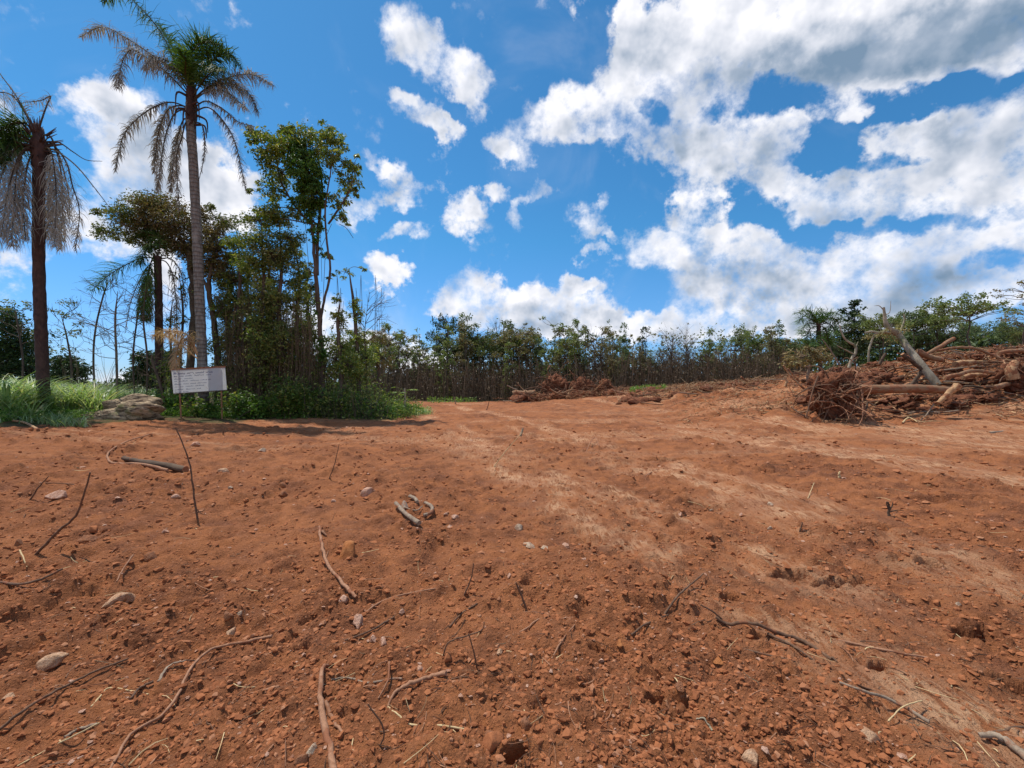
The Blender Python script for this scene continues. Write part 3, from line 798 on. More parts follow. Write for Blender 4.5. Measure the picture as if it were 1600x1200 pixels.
# ------------------------------------------------------------------ palm A, at the left edge
rs = np.random.RandomState(5)
dA = 15.0
bz = ground((68 - 800) / FP * dA, dA)
pa = thing('palm_tree', 'half-dead palm at the far left, dark trunk with curtains of grey hanging fronds', 'palm tree', ((68 - 800) / FP * dA, dA, bz), 'tall palms at the edge of the clearing')
palm_trunk(pa, [W(69, 655, dA), W(66, 560, dA), W(61, 420, dA), W(61, 250, dA), W(62, 225, dA)], .175, .155, M_palm_dark, 4)
cbm = MB(); add_tube(cbm, smooth_path([W(62, 262, dA), W(62, 240, dA), W(60, 215, dA), W(55, 192, dA)], 4), [.20] * 4 + [.235] * 4 + [.16] * 4 + [.04], 11, bump=.16, seed=2)
sp = rnd_unit(rs, 60); A0 = W(61, 225, dA) + sp * [.25, .25, .5]; add_many_tubes(cbm, A0, A0 + sp * [.35, .35, .3] + [0, 0, .12], .03, .008, 0, 4)
cbm.build('crown_shaft', M_palm_dark, pa)
T0 = (60, 215)
for (pp, dd, ll, n, mt, hg, th) in [
    ([T0, (40, 175), (22, 145), (0, 115), (-14, 90)], .8, .25, 30, M_fr_dry, .7, .5),
    ([(60, 205), (66, 185), (73, 165), (79, 150), (64, 157), (36, 160)], .4, .3, 40, M_fr_dry, .9, .7),
    ([T0, (45, 196), (22, 192), (-8, 210), (-30, 240)], -1.0, .85, 130, M_fr_green, .35, 1),
    ([T0, (42, 203), (10, 215), (-14, 248)], .8, .9, 130, M_fr_green, .45, 1),
    ([T0, (52, 205), (30, 205), (12, 228), (2, 258)], -.4, .8, 110, M_fr_green, .5, 1),
    ([T0, (20, 150), (-20, 150), (-50, 175)], 1.2, .7, 80, M_fr_dry, .6, .7),
    ([(62, 235), (48, 228), (30, 245), (12, 300), (2, 370)], -1.0, .8, 120, M_fr_dry, 1.2, .8),
    ([(60, 235), (40, 225), (18, 240), (-5, 300), (-15, 390)], -.5, .8, 120, M_fr_dry, 1.2, .8),
    ([(60, 240), (40, 235), (28, 260), (22, 320), (18, 385)], -.9, .8, 130, M_fr_dry, 1.3, .85),
    ([(60, 240), (30, 228), (-10, 250), (-30, 320)], .4, .8, 120, M_fr_dry, 1.2, .8),
    ([(62, 240), (52, 240), (42, 262), (36, 320), (40, 375)], -.7, .6, 100, M_fr_dry, 1.3, .7),
    ([(64, 240), (76, 232), (84, 255), (88, 310), (86, 385)], -.6, .8, 130, M_fr_dry, 1.3, .85),
    ([(64, 240), (74, 236), (78, 262), (76, 320), (74, 370)], .7, .7, 110, M_fr_dry, 1.3, .8),
    ([(64, 228), (80, 222), (92, 250), (98, 310), (94, 390)], .4, .7, 110, M_fr_dry, 1.3, .7),
    ([(64, 232), (84, 228), (104, 255), (113, 290), (124, 330), (118, 392)], .2, .5, 80, M_fr_dry, 1.3, .6),
    ([(64, 224), (90, 222), (115, 238), (135, 250), (160, 252)], .8, .08, 16, M_fr_dry, .8, .3),
    ([(64, 230), (88, 236), (118, 258), (145, 290), (172, 325)], -.9, .10, 20, M_fr_dry, .9, .4),
    ([(64, 212), (80, 215), (98, 262), (108, 310), (108, 350)], 1.0, .3, 40, M_fr_dry, 1.2, .4),
    ]:
    frond(pa, px_path(pp, dA, dA + dd), ll, int(n * 1.7), mt, rs, hg, .022 if mt is M_fr_dry else .030, .026, thin=th)

# ------------------------------------------------------------------ palm B, the tallest
dB = 16.7
bx = (318 - 800) / FP * dB
pb = thing('palm_tree', 'tallest palm behind the white board, grey trunk, green and dry fronds at the top', 'palm tree', (bx, dB, ground(bx, dB)), 'tall palms at the edge of the clearing')
palm_trunk(pb, [W(319, 660, dB), W(317, 600, dB), W(313, 500, dB), W(308, 380, dB), W(302, 260, dB), W(297, 190, dB), W(297, 160, dB)], .175, .14, M_palm, 8)
cbm = MB(); add_tube(cbm, smooth_path([W(299, 215, dB), W(298, 185, dB), W(298, 160, dB), W(299, 130, dB), W(301, 95, dB)], 4), [.145] * 4 + [.185] * 4 + [.165] * 4 + [.10] * 4 + [.03], 9, bump=.15, seed=2)
for k in range(8):
    a = k * 2.4; b0 = W(299, 195 - k * 6, dB) + np.array([.15 * math.cos(a), .15 * math.sin(a), 0])
    add_tube(cbm, smooth_path([b0, b0 + np.array([.35 * math.cos(a), .3 * math.sin(a), -.05]), b0 + np.array([.42 * math.cos(a), .35 * math.sin(a), -.5 - .1 * (k % 3)])], 4), np.linspace(.05, .015, 9), 5)
cbm.build('crown_shaft', M_palm_dark, pb)
T1 = (300, 150)
for (pp, dd, ll, n, mt, hg, th, lf) in [
    ([T1, (278, 110), (262, 70), (240, 35), (215, 8), (190, -12), (160, 4)], -.4, .62, 170, M_fr_green, .30, 1, .3),
    ([(300, 148), (285, 105), (272, 80), (258, 55), (250, 40)], .8, .6, 110, M_fr_green, .3, 1, .3),
    ([(298, 150), (268, 108), (232, 82), (195, 58), (160, 42), (125, 58)], .6, .55, 170, M_fr_dry, .75, .95, .2),
    ([(298, 152), (265, 118), (232, 92), (205, 78), (190, 100), (184, 138)], -.7, .6, 160, M_fr_dry, .8, .95, .2),
    ([(299, 150), (282, 118), (262, 96), (240, 90), (224, 108)], -1.2, .55, 110, M_fr_dry, .9, .9, .2),
    ([(300, 150), (296, 112), (300, 82), (318, 66), (342, 70)], -.6, .7, 170, M_fr_green, .28, 1, .6),
    ([(301, 150), (302, 115), (315, 88), (338, 74), (362, 88)], .7, .65, 170, M_fr_green, .30, 1, .6),
    ([(301, 150), (312, 118), (335, 92), (358, 84), (378, 108)], -.2, .6, 150, M_fr_green, .55, 1, .5),
    ([(300, 150), (290, 118), (290, 95), (282, 80)], -1.2, .6, 120, M_fr_green, .35, 1, .5),
    ([(301, 152), (318, 125), (335, 110), (352, 112)], -1.4, .6, 120, M_fr_green, .5, 1, .4),
    ([(302, 155), (322, 138), (355, 122), (392, 116), (428, 134)], -.5, .5, 160, M_fr_dry, .75, .95, .3),
    ([(302, 155), (325, 138), (358, 130), (388, 145), (404, 178)], .6, .55, 160, M_fr_dry, .8, .95, .2),
    ([(302, 158), (322, 144), (350, 142), (372, 158), (388, 172)], -1.2, .5, 130, M_fr_dry, .9, .9, .2),
    ([(298, 170), (270, 160), (245, 165), (215, 185), (192, 215), (180, 268)], -.3, .42, 150, M_fr_dry, .95, .9, .1),
    ([(298, 172), (282, 165), (262, 172), (248, 205), (240, 270)], .5, .42, 140, M_fr_dry, 1.3, .9, .1),
    ([(298, 180), (284, 172), (270, 182), (258, 215), (250, 262), (246, 300)], -.6, .4, 140, M_fr_dry, 1.3, .9, .1),
    ([(297, 190), (288, 186), (280, 205), (272, 245), (266, 300)], .3, .4, 120, M_fr_dry, 1.3, .85, .1),
    ([(297, 195), (290, 192), (284, 215), (276, 250), (280, 330)], -.8, .3, 90, M_fr_dry, 1.2, .7, .1),
    ([(303, 168), (322, 158), (348, 170), (372, 190), (398, 198)], -.7, .35, 90, M_fr_dry, .95, .8, .1),
    ([(303, 175), (325, 168), (348, 188), (368, 225), (385, 300)], .1, .40, 160, M_fr_dry, .95, .9, .1),
    ([(303, 190), (316, 196), (320, 222), (318, 250), (310, 285)], -.5, .2, 50, M_fr_dry, 1.2, .6, .1),
    ]:
    frond(pb, px_path(pp, dB, dB + dd), ll, int(n * 1.35), mt, rs, hg, .030, .024, thin=th, lift=lf)

# ------------------------------------------------------------------ palm C, smaller, behind
dC = 18.5
bx = (250 - 800) / FP * dC
pc = thing('palm_tree', 'smaller palm left of the tallest one, one feathery frond arching to the left', 'palm tree', (bx, dC, ground(bx, dC)), 'tall palms at the edge of the clearing')
palm_trunk(pc, [W(252, 660, dC), W(249, 560, dC), W(248, 470, dC), W(246, 400, dC)], .15, .13, M_palm_dark, 9)
for (pp, dd, ll, n, mt, hg, th, lf) in [
    ([(246, 405), (225, 402), (200, 412), (170, 430), (142, 455)], -.7, .75, 90, M_fr_green, .30, .9, .3),
    ([(246, 400), (238, 385), (228, 390), (218, 412)], -.5, .7, 120, M_fr_green, .6, 1, .3),
    ([(246, 402), (240, 400), (232, 425), (226, 470), (226, 500)], -.8, .7, 140, M_fr_green, 1.2, 1, .2),
    ([(246, 402), (250, 380), (240, 362), (222, 372)], .8, .7, 100, M_fr_green, .6, .9, .3),
    ([(246, 405), (236, 410), (230, 440), (232, 500)], -.4, .6, 120, M_fr_dry, 1.2, .9, .1),
    ([(248, 405), (262, 412), (272, 440), (276, 500), (272, 540)], -.6, .4, 90, M_fr_dry, 1.2, .7, .1),
    ([(248, 405), (268, 405), (284, 430), (290, 480)], .4, .4, 90, M_fr_dry, 1.2, .6, .1),
    ([(246, 410), (228, 420), (205, 470), (196, 520)], .7, .2, 40, M_fr_dry, 1.0, .5, .1),
    ]:
    frond(pc, px_path(pp, dC, dC + dd), ll, n, mt, rs, hg, .032, .022, thin=th, lift=lf)

# dead frond bunch caught on the trunk of the tallest palm
dl = thing('dead_palm_frond', 'tan dead palm frond caught above the left corner of the white board', 'palm frond', tuple(W(306, 545, 15.2)))
frond(dl, px_path([(308, 552), (298, 528), (278, 518), (255, 518), (238, 524)], 15.2, 14.9), .55, 130, M_fr_tan, rs, .7, .022, .03, rmat=M_fr_tan, lift=.4)
frond(dl, px_path([(308, 555), (296, 535), (284, 530), (276, 550), (272, 576)], 15.2, 14.8), .4, 110, M_fr_tan, rs, .9, .022, .025, rmat=M_fr_tan, lift=.2)
frond(dl, px_path([(308, 560), (290, 545), (270, 528), (250, 522)], 15.2, 15.6), .45, 90, M_fr_tan, rs, .8, .022, .02, rmat=M_fr_tan, lift=.2)

# ------------------------------------------------------------------ the clump of broadleaf trees on the left
def cl(px, py, rx, ry, n, d, mi=0, rz=None):
    return (W(px, py, d), (rx / FP * d, (rz if rz is not None else (rx + ry) / 2) / FP * d, ry / FP * d), n, mi)
def tp(pp, wpx, d, dd=0.):
    P = [W(p[0], p[1], d + dd * i / max(1, len(pp) - 1)) for i, p in enumerate(pp)]
    return (P, [w / 2 / FP * d for w in wpx])
def foot(px, d, py=None):
    x = (px - 800) / FP * d; return np.array([x, d, ground(x, d) - .05])
def tr0(px, d, pp, wpx, dd=0.):
    P, r = tp(pp, wpx, d, dd); return ([foot(px, d)] + P, [r[0]] + r)

d = 18.2
leafy('tall_leafy_tree', 'tallest leafy tree right of the palms, thin forked trunk under a vine-draped crown', 'tree',
  [tr0(506, d, [(504, 570), (500, 510), (496, 450), (491, 395), (486, 340), (480, 290)], [8.5, 7.5, 7, 6, 5, 3.5, 2]),
   tp([(500, 510), (506, 470), (514, 440), (516, 415), (511, 380), (508, 330), (513, 290), (520, 250)], [4, 3.5, 3.5, 3, 3, 2.5, 2, 1.5], d, -.5),
   tp([(496, 430), (496, 380), (500, 330), (504, 300), (498, 250)], [5, 4.5, 4, 3, 1.5], d, .4),
   tp([(513, 350), (530, 325), (545, 300), (552, 280)], [3, 3, 2, 1.5], d, -.6),
   tp([(486, 350), (460, 320), (440, 285), (432, 250)], [4, 3, 3, 2], d, .4)],
  [cl(470, 225, 46, 26, 1500, d, 0), cl(425, 232, 34, 26, 1000, d - .4, 0), cl(400, 208, 16, 16, 300, d, 0), cl(440, 270, 30, 30, 900, d + .3, 0),
   cl(510, 215, 26, 22, 700, d, 0), cl(455, 205, 18, 14, 350, d, 0), cl(528, 245, 24, 24, 550, d - .3, 0), cl(545, 285, 17, 34, 500, d, 0), cl(556, 255, 9, 16, 150, d, 0),
   cl(528, 320, 16, 26, 330, d, 0), cl(480, 265, 26, 30, 1900, d - .5, 1), cl(487, 300, 20, 26, 1500, d - .4, 1), cl(470, 240, 22, 22, 900, d - .2, 1),
   cl(478, 320, 26, 16, 700, d, 1), cl(420, 300, 22, 20, 350, d, 0), cl(405, 328, 12, 10, 110, d, 0), cl(455, 335, 20, 18, 350, d, 0), cl(512, 405, 8, 16, 60, d, 0), cl(515, 430, 10, 8, 40, d, 0),
   cl(502, 215, 8, 8, 60, d, 0), cl(392, 205, 10, 8, 110, d, 0), cl(450, 198, 8, 7, 90, d, 0), cl(515, 200, 8, 7, 90, d, 0), cl(560, 300, 6, 12, 80, d, 0), cl(538, 340, 10, 10, 90, d, 0), cl(490, 345, 14, 18, 420, d, 1), cl(425, 345, 16, 12, 200, d, 0), cl(400, 300, 10, 9, 80, d, 0), cl(498, 380, 7, 20, 120, d, 1), cl(496, 470, 6, 26, 110, d, 1), cl(505, 550, 10, 40, 300, d, 1)],
  [M_leaf_a, M_leaf_vine], M_bark_dk, .135, seed=3, droop=.7, dens=1.25, spread=.12,
  vines=[(W(495, 350, d), W(492, 480, d), .1, .012), (W(500, 330, d), W(503, 440, d), .1, .01), (W(530, 350, d), W(552, 372, d), -.12, .01), (W(508, 400, d), W(500, 560, d), .1, .012), (W(475, 320, d), W(487, 470, d), .1, .012), (W(518, 350, d), W(494, 400, d), .05, .012)])

d = 19.5
leafy('spreading_tree', 'flat-topped tree with a brownish vine-choked crown behind the tallest palm', 'tree',
  [tr0(296, d, [(298, 560), (302, 480), (298, 420), (290, 385), (272, 365)], [11, 10, 9, 8, 6, 3]),
   tp([(298, 420), (320, 390), (335, 370), (345, 350)], [9, 7, 5, 3], d), tp([(290, 388), (255, 372), (220, 362), (180, 345)], [8, 6, 4, 2], d, -.5),
   tp([(272, 366), (255, 345), (240, 325), (225, 312)], [6, 4, 3, 2], d, .5), tp([(300, 410), (300, 370), (296, 340)], [7, 5, 2], d)],
  [cl(225, 318, 34, 17, 1100, d, 0), cl(255, 325, 36, 22, 1300, d, 1), cl(195, 337, 34, 15, 900, d - .4, 0), cl(165, 362, 28, 12, 420, d, 0), cl(158, 330, 14, 8, 120, d, 0),
   cl(235, 355, 40, 20, 1500, d, 1), cl(275, 350, 34, 30, 1700, d - .3, 1), cl(210, 372, 24, 10, 420, d, 0), cl(285, 385, 30, 22, 1300, d, 1), cl(318, 335, 16, 20, 420, d, 1),
   cl(250, 385, 26, 14, 650, d, 1), cl(350, 345, 22, 16, 480, d, 0), cl(326, 325, 9, 8, 110, d, 0), cl(335, 385, 24, 28, 1200, d - .4, 1), cl(320, 415, 20, 18, 600, d, 1), cl(345, 425, 20, 24, 700, d, 1)],
  [M_leaf_b, M_leaf_br], M_bark, .10, seed=4, droop=.3,
  vines=[(W(270 + 12 * k, 380 + 3 * k, d - .6), W(262 + 15 * k, 470 + 13 * (k % 3), d - .6), .1, .006) for k in range(8)])

d = 19.0
leafy('leaning_tree', 'dark tree leaning left behind the board, vine tangle in its fork', 'tree',
  [tr0(352, d, [(345, 600), (338, 540), (332, 490), (326, 450), (332, 410), (338, 380)], [11, 9.5, 8.5, 7.5, 6, 4.5, 2.5]),
   tp([(330, 470), (322, 445), (312, 430), (305, 400)], [6, 5, 4, 2], d), tp([(334, 500), (350, 470), (362, 440)], [5, 4, 2], d)],
  [cl(338, 400, 20, 20, 600, d, 1), cl(352, 430, 16, 22, 500, d, 1), cl(362, 400, 10, 14, 260, d, 0), cl(330, 360, 20, 14, 420, d, 1)],
  [M_leaf_b, M_leaf_br], M_bark_dk, .09, seed=5, vines=[(W(330 + 6 * k, 420, d), W(325 + 8 * k, 500, d), .1, .006) for k in range(5)])

specs = [
 ('slender_tree', 'slender tree with yellow-green top just left of the forked one, vines up its stem', 402, [(408, 560), (410, 480), (412, 420), (408, 350)], [(405,345,30,14,480,0),(420,330,18,10,220,0),(400,375,34,20,800,0),(425,400,30,22,800,1),(395,410,24,22,600,0),(410,455,24,26,650,1),(408,500,16,30,450,1),(412,560,18,40,700,1)], 17.8, 11),
 ('slender_tree', 'slender tree nearest the board on its right, leaves clinging all along the stem', 372, [(374, 570), (372, 500), (375, 440), (372, 380)], [(368,378,20,12,360,0),(378,410,22,18,520,0),(366,440,22,18,450,0),(372,480,16,24,420,1),(360,490,16,14,260,2),(374,540,14,40,520,1)], 18.6, 12),
 ('slender_tree', 'dark slender tree with a broad leafy top reaching left of the vine-draped crown', 437, [(438, 560), (436, 480), (440, 420), (436, 350)], [(430,335,20,16,330,0),(452,372,26,18,650,0),(440,405,30,20,800,1),(460,440,20,18,450,0),(436,470,20,28,550,1),(438,540,20,40,800,1),(430,590,22,26,500,1)], 18.0, 13),
 ('slender_tree', 'thin sparsely leafed tree close behind the forked trunk, on its left', 468, [(466, 560), (464, 500), (468, 440), (462, 390)], [(462,392,14,12,200,0),(470,430,12,14,200,0),(462,470,12,20,240,1),(466,520,12,24,260,1),(458,560,16,26,420,1)], 18.8, 14),
 ('slender_tree', 'thin dark tree standing behind the board, bare up to its tangled top', 388, [(388, 560), (392, 500), (386, 450), (392, 400)], [(392,430,20,20,500,1),(384,470,18,20,430,2),(392,520,12,30,350,2)], 19.6, 15),
 ('slender_tree', 'brown-leafed slim tree squeezed between the dark trunks, fourth stem right of the board', 420, [(422, 570), (424, 500), (420, 440), (424, 400)], [(424,400,16,16,380,1),(418,440,18,22,520,2),(426,490,18,26,560,1),(420,545,20,34,700,0)], 19.3, 19),
 ('slender_tree', 'olive slim tree behind the vine-draped trunk, filling the space to its left', 482, [(480, 570), (482, 500), (478, 450), (484, 420)], [(480,420,12,14,240,1),(484,460,12,22,300,0),(478,510,16,26,480,1),(484,560,18,30,600,0)], 19.8, 20),
 ('slender_tree', 'slim tree with a pale stem just right of the leaning one behind the board', 356, [(358, 560), (356, 500), (360, 450), (354, 410)], [(356,440,14,18,300,1),(350,480,16,22,380,2),(360,530,16,26,420,1)], 19.4, 27),
 ('slender_tree', 'low vine-covered tree on the right of the forked trunk', 532, [(534, 580), (530, 540), (528, 500), (532, 465)], [(530,470,8,12,90,0),(528,500,14,18,260,1),(536,540,20,24,600,0),(524,560,18,30,600,1),(545,570,22,20,500,0)], 18.0, 16),
 ('slender_tree', 'young tree with sparse leaf tufts at the right end of the near clump', 562, [(560, 580), (556, 520), (552, 470), (545, 420)], [(540,425,14,9,60,0),(566,420,9,6,30,0),(552,470,12,14,110,0),(558,490,14,14,150,0),(560,530,18,18,360,0),(572,560,22,22,480,0),(556,585,24,20,500,1)], 18.4, 17),
 ('slender_tree', 'grey-stemmed tree with olive foliage behind the young tree at the clump end', 590, [(592, 590), (590, 560), (594, 530)], [(592,528,16,10,300,2),(584,550,18,16,420,0),(600,560,20,16,420,2)], 24.0, 18),
]
for (nm, lb, fx, tpx, cls, d, sd_) in specs:
    cls = cls + [(fx + 5, 520, 22, 34, 420, 0), (fx - 6, 470, 20, 26, 300, 1)] if fx < 500 else cls
    leafy(nm, lb, 'tree', [tr0(fx, d, tpx, ([6, 5.5, 4.5, 3.5][:len(tpx) - 1] + [1.2]))],
          [cl(a, b, rx, ry, n, d + .35 * math.sin(a), mi) for (a, b, rx, ry, n, mi) in cls], [M_leaf_a, M_leaf_b, M_leaf_br], M_bark_dk, .10, group='slender trees of the near clump', seed=sd_, droop=.5,
          vines=[(W(fx + 6 * math.sin(k * 2.1 + fx), 430 + 20 * (k % 3), d), W(fx + 8 * math.cos(k * 1.7), 560 + 15 * (k % 4), d), .05, .007) for k in range(7)])

# bare and thin-leafed saplings between the two big palms
def bare_tree(name, label, fx, d, stem, wpx, branches, seed, tufts=(), mats=None, size=.11, bark=M_bark_dk, group=None):
    rs = np.random.RandomState(seed)
    root = thing(name, label, 'tree', tuple(foot(fx, d)), group)
    tb = MB(); P, r = tr0(fx, d, stem, [w * .66 for w in wpx[:-1]] + [.6])
    branches = list(branches) + [(.3 + .68 * rs.rand(), (-1) ** k * (.4 + rs.rand()), .2 + .8 * rs.rand(), .5 + .5 * rs.rand(), 2) for k in range(7)]
    S = smooth_path(P, 6); add_tube(tb, S, np.interp(np.linspace(0, 1, len(S)), np.linspace(0, 1, len(r)), r), 6)
    def twig(p, dirv, L, r, dep):
        q = p + dirv * L; m = (p + q) / 2 + rs.normal(size=3) * L * .07
        add_tube(tb, smooth_path([p, m, q], 2), np.linspace(r, r * .5, 5), 4)
        if dep > 0:
            for _ in range(rs.randint(2, 5)):
                nd = dirv + rs.normal(size=3) * .5 + [0, 0, .1]; nd /= np.linalg.norm(nd)
                t = .4 + .6 * rs.rand(); twig(p + (q - p) * t, nd, L * (.45 + .3 * rs.rand()), r * .55, dep - 1)
    for (t, dx, dz, L, dep) in branches:
        p = S[int(t * (len(S) - 1))]; v = np.array([dx, .5 * rs.normal(), dz]); v /= np.linalg.norm(v)
        twig(p, v, L, r[-1] * .8 + .008, dep)
    tb.build('trunk', bark, root)
    if tufts:
        cb = MB()
        for (a, b, rx, ry, n) in tufts:
            Pp, _ = crown_points(rs, W(a, b, d), (rx / FP * d, rx / FP * d, ry / FP * d), n, per=12); add_leaves(cb, Pp, size, rs, 0, .3)
            add_tube(tb, [S[len(S) // 2], W(a, b, d)], [.012, .006], 3)
        cb.build('crown', mats or M_leaf_b, root, smooth=False)
    return root
bare_tree('bare_sapling', 'bare forked sapling standing midway between the two big palms', 184, 17, [(182, 560), (180, 500), (184, 455)], [5, 4.5, 4, 2.5],
          [(.35,-1,.5,.9,2),(.45,1,.6,.8,2),(.55,-.8,.7,.9,2),(.65,.9,.5,.9,2),(.75,-1,.6,.7,2),(.85,.7,1,.7,2),(.95,-.4,1,.6,2),(.6,-1,.1,1.1,2),(.7,1,.2,1.0,2)], 21, bark=M_bark)
bare_tree('bare_sapling', 'bare crooked sapling just right of the left palm, twigs reaching both ways', 150, 19, [(146, 560), (150, 510), (162, 460), (170, 440)], [4, 4, 3.5, 3, 1.5],
          [(.35,-1,.3,1.0,2),(.5,-1,.6,1.0,2),(.6,1,.4,.9,2),(.7,-1,.8,.8,2),(.8,1,.8,.8,2),(.9,-.6,1,.6,2)], 22)
bare_tree('bare_sapling', 'thin dark sapling close left of the smaller palm, drooping dead twigs', 212, 18, [(208, 560), (214, 500), (220, 455)], [4, 3.5, 3, 2],
          [(.4,-1,.2,1.1,2),(.5,1,.4,.8,2),(.65,-1,.4,.9,2),(.8,.8,.7,.7,2),(.95,-.3,1,.5,1)], 23)
bare_tree('sparse_tree', 'thin tree with flat layered leaf tufts right behind the left palm', 108, 20, [(112, 580), (105, 530), (95, 490)], [4, 4, 3, 2],
          [(.5,1,.4,.9,1),(.7,-1,.4,.8,1),(.9,1,.6,.7,1)], 24, [(92,470,20,4,90),(110,492,16,4,80),(80,486,12,4,50),(115,520,20,6,120),(100,545,18,6,110),(122,505,10,4,40)])
bare_tree('sparse_tree', 'thin tree with a few leaf tufts at the left edge of the picture', 30, 21, [(36, 570), (28, 510), (22, 478)], [4, 4, 3, 2],
          [(.6,1,.5,.8,1),(.8,-1,.5,.7,1)], 25, [(22,472,16,4,80),(44,478,10,4,50),(8,482,10,4,40),(50,520,12,5,50)])
bare_tree('bare_sapling', 'dead sapling bristling with bare upswept twigs at the right end of the near clump', 574, 18.5, [(572, 570), (570, 520), (574, 480)], [3, 2.5, 2, 1.2],
          [(.6,1,.8,1.0,1),(.7,1,1.2,1.1,1),(.8,.7,1.6,.9,1),(.9,1,.7,1.0,1),(.95,.3,1.5,.8,1),(.75,-.7,1,.8,1)], 26)
bare_tree('sparse_tree', 'slim twiggy tree with few leaf tufts between the smaller and the tallest palm', 284, 18.8, [(282, 560), (286, 490), (280, 430)], [6, 5.5, 4.5, 3], [(.5,-1,.6,.9,2),(.65,1,.6,.9,2),(.8,-1,.8,.8,2),(.9,1,.8,.7,2)], 28, [(276,430,12,8,90),(290,455,10,8,70),(284,500,10,10,90)])
bare_tree('sparse_tree', 'dark vine-hung stem standing just right of the smaller palm trunk', 268, 18.3, [(268, 570), (266, 510), (270, 465)], [6, 5, 4, 2.5], [(.5,-1,.4,.8,2),(.7,1,.5,.8,2),(.85,-1,.8,.7,2)], 29, [(268,560,14,24,320),(262,590,18,20,380),(270,500,8,14,110)], mats=M_leaf_a)
bare_tree('bare_sapling', 'leafless thin stem just left of the smaller palm, tips reaching its fronds', 229, 17.6, [(230, 560), (224, 500), (228, 450)], [4, 4, 3.5, 2], [(.4,-1,.4,1.0,2),(.55,-1,.7,.9,2),(.7,-1,.3,1.0,2),(.85,1,.8,.6,2)], 30)
bare_tree('sparse_tree', 'thin leafy stem growing behind the sign, right of the tallest palm', 336, 18.0, [(338, 570), (334, 520), (340, 480)], [5, 4.5, 4, 2], [(.5,1,.5,.8,2),(.7,-1,.6,.7,2),(.9,1,.8,.6,2)], 34, [(340,485,12,12,160),(334,540,14,20,300),(344,575,16,20,320)], mats=M_leaf_a)
bare_tree('bare_sapling', 'leaning brown dead stem just left of the white board', 262, 16.5, [(250, 600), (240, 570), (236, 552)], [6, 6, 6, 4],
          [(.7,1,.6,.5,1),(.9,1,.1,.6,1)], 27)

# darker round-crowned trees further back on the left
for (lb, fx, d, cls, sd_) in [
   ('dark dense tree behind the left palm, cut by the edge of the picture', 15, 26, [(10,500,34,20,900,0),(30,535,34,30,1500,0),(0,560,40,40,1500,0),(45,580,30,24,800,0)], 31),
   ('dark round bushy tree just right of the left palm', 108, 25, [(105,580,28,22,1300,0),(85,595,22,16,600,0),(118,605,22,14,500,0),(96,565,20,12,400,0)], 32),
   ('dark round bushy tree behind the smaller palm', 238, 24, [(232,560,24,14,700,0),(215,585,24,16,700,0),(250,590,26,20,900,0),(262,565,20,20,600,0),(195,600,18,10,300,0)], 33)]:
    leafy('bushy_tree', lb, 'tree', [tr0(fx, d, [(fx, 620), (fx + 2, 590), (fx, 570)], [12, 10, 8, 5])],
          [cl(a, b, rx, ry, n, d, mi) for (a, b, rx, ry, n, mi) in cls], M_leaf_dk, M_bark_dk, .16, group='dark trees behind the palms', seed=sd_)

# ---- undergrowth of the near clump: shrubs one can tell apart, then the mass
def shrub(name, label, px, d, w, h, n, mats, seed, size=.11, group=None, stems=9, cat='shrub', droop=.2):
    rs = np.random.RandomState(seed); f = foot(px, d)
    root = thing(name, label, cat, tuple(f), group)
    sb = MB(); cb = MB()
    tips = f + np.stack([rs.normal(size=stems) * w * .4, rs.normal(size=stems) * w * .35, h * (.55 + .45 * rs.rand(stems))], -1)
    add_many_tubes(sb, np.repeat(f[None], stems, 0) + rs.normal(size=(stems, 3)) * [.08, .08, 0], tips, .014, .005, 0, 4, 3, .08, rs)
    sb.build('stem', M_bark, root)
    for t in tips:
        k = n // stems; u = rs.rand(k, 1) ** .6
        P = f + (t - f) * u + rs.normal(size=(k, 3)) * [w * .16, w * .16, h * .1]
        add_leaves(cb, P, size, rs, rs.randint(len(mats)), droop)
    cb.build('foliage', mats, root, smooth=False)
    return root
shl = [('broad-leaved bright green shrub just right of the white board', 372, 16.3, .9, 1.1, 500), ('green shrub growing under the slender trees, third clump of leaves from the board', 405, 16.6, 1.0, .9, 600),
       ('tall dark shrub between the slender trees left of the forked trunk', 450, 17.0, 1.1, 1.5, 900), ('yellow-green shrub at the foot of the forked tree', 482, 16.9, .9, 1.2, 650),
       ('bushy shrub just right of the forked trunk', 540, 17.4, 1.0, 1.1, 600), ('low shrub near the right end of the near clump', 590, 17.8, .9, .6, 350),
       ('bright low shrub between the posts of the white board', 318, 16.3, .9, .7, 450), ('shrub left of the board above the weathered rock', 262, 16.6, 1.0, 1.0, 600)]
for k, (lb, px, d, w, h, n) in enumerate(shl):
    shrub('shrub', lb, px, d, w, h, n * 2, [M_leaf_a, M_herb, M_leaf_vine], 40 + k, .12, 'shrubs along the foot of the near clump', stems=12)

def mass(name, label, cat, mb, mats, smooth=False):
    o = mb.build(name, mats, None, smooth=smooth); return tag(o, label, cat, None, 'stuff')

# dense leafy and dry tangle under the trees
rs = np.random.RandomState(50)
ub = MB()
def scatter_px(n, x0, x1, d0, d1, rs):
    px = x0 + (x1 - x0) * rs.rand(n); d = d0 + (d1 - d0) * rs.rand(n)
    x = (px - 800) / FP * d; return x, d, px
x, y, px = scatter_px(1500, 345, 640, 16.6, 22, rs)
hh = np.interp(px, [345, 380, 470, 560, 610, 640, 660], [1.1, 1.6, 1.8, 1.3, .7, .4, .2]) * (.35 + .9 * rs.rand(len(x))) * (1 + 1.1 * vnoise(x * 1.1, y * 1.1, 55))
z = ground(x, y)
A = np.stack([x, y, z - .05], -1); Bp = A + np.stack([rs.normal(size=len(x)) * .25, rs.normal(size=len(x)) * .25, hh], -1)
add_many_tubes(ub, A, Bp, .009, .004, 2, 3, 2, .08, rs)
k = 26; u = rs.rand(len(x), k, 1)
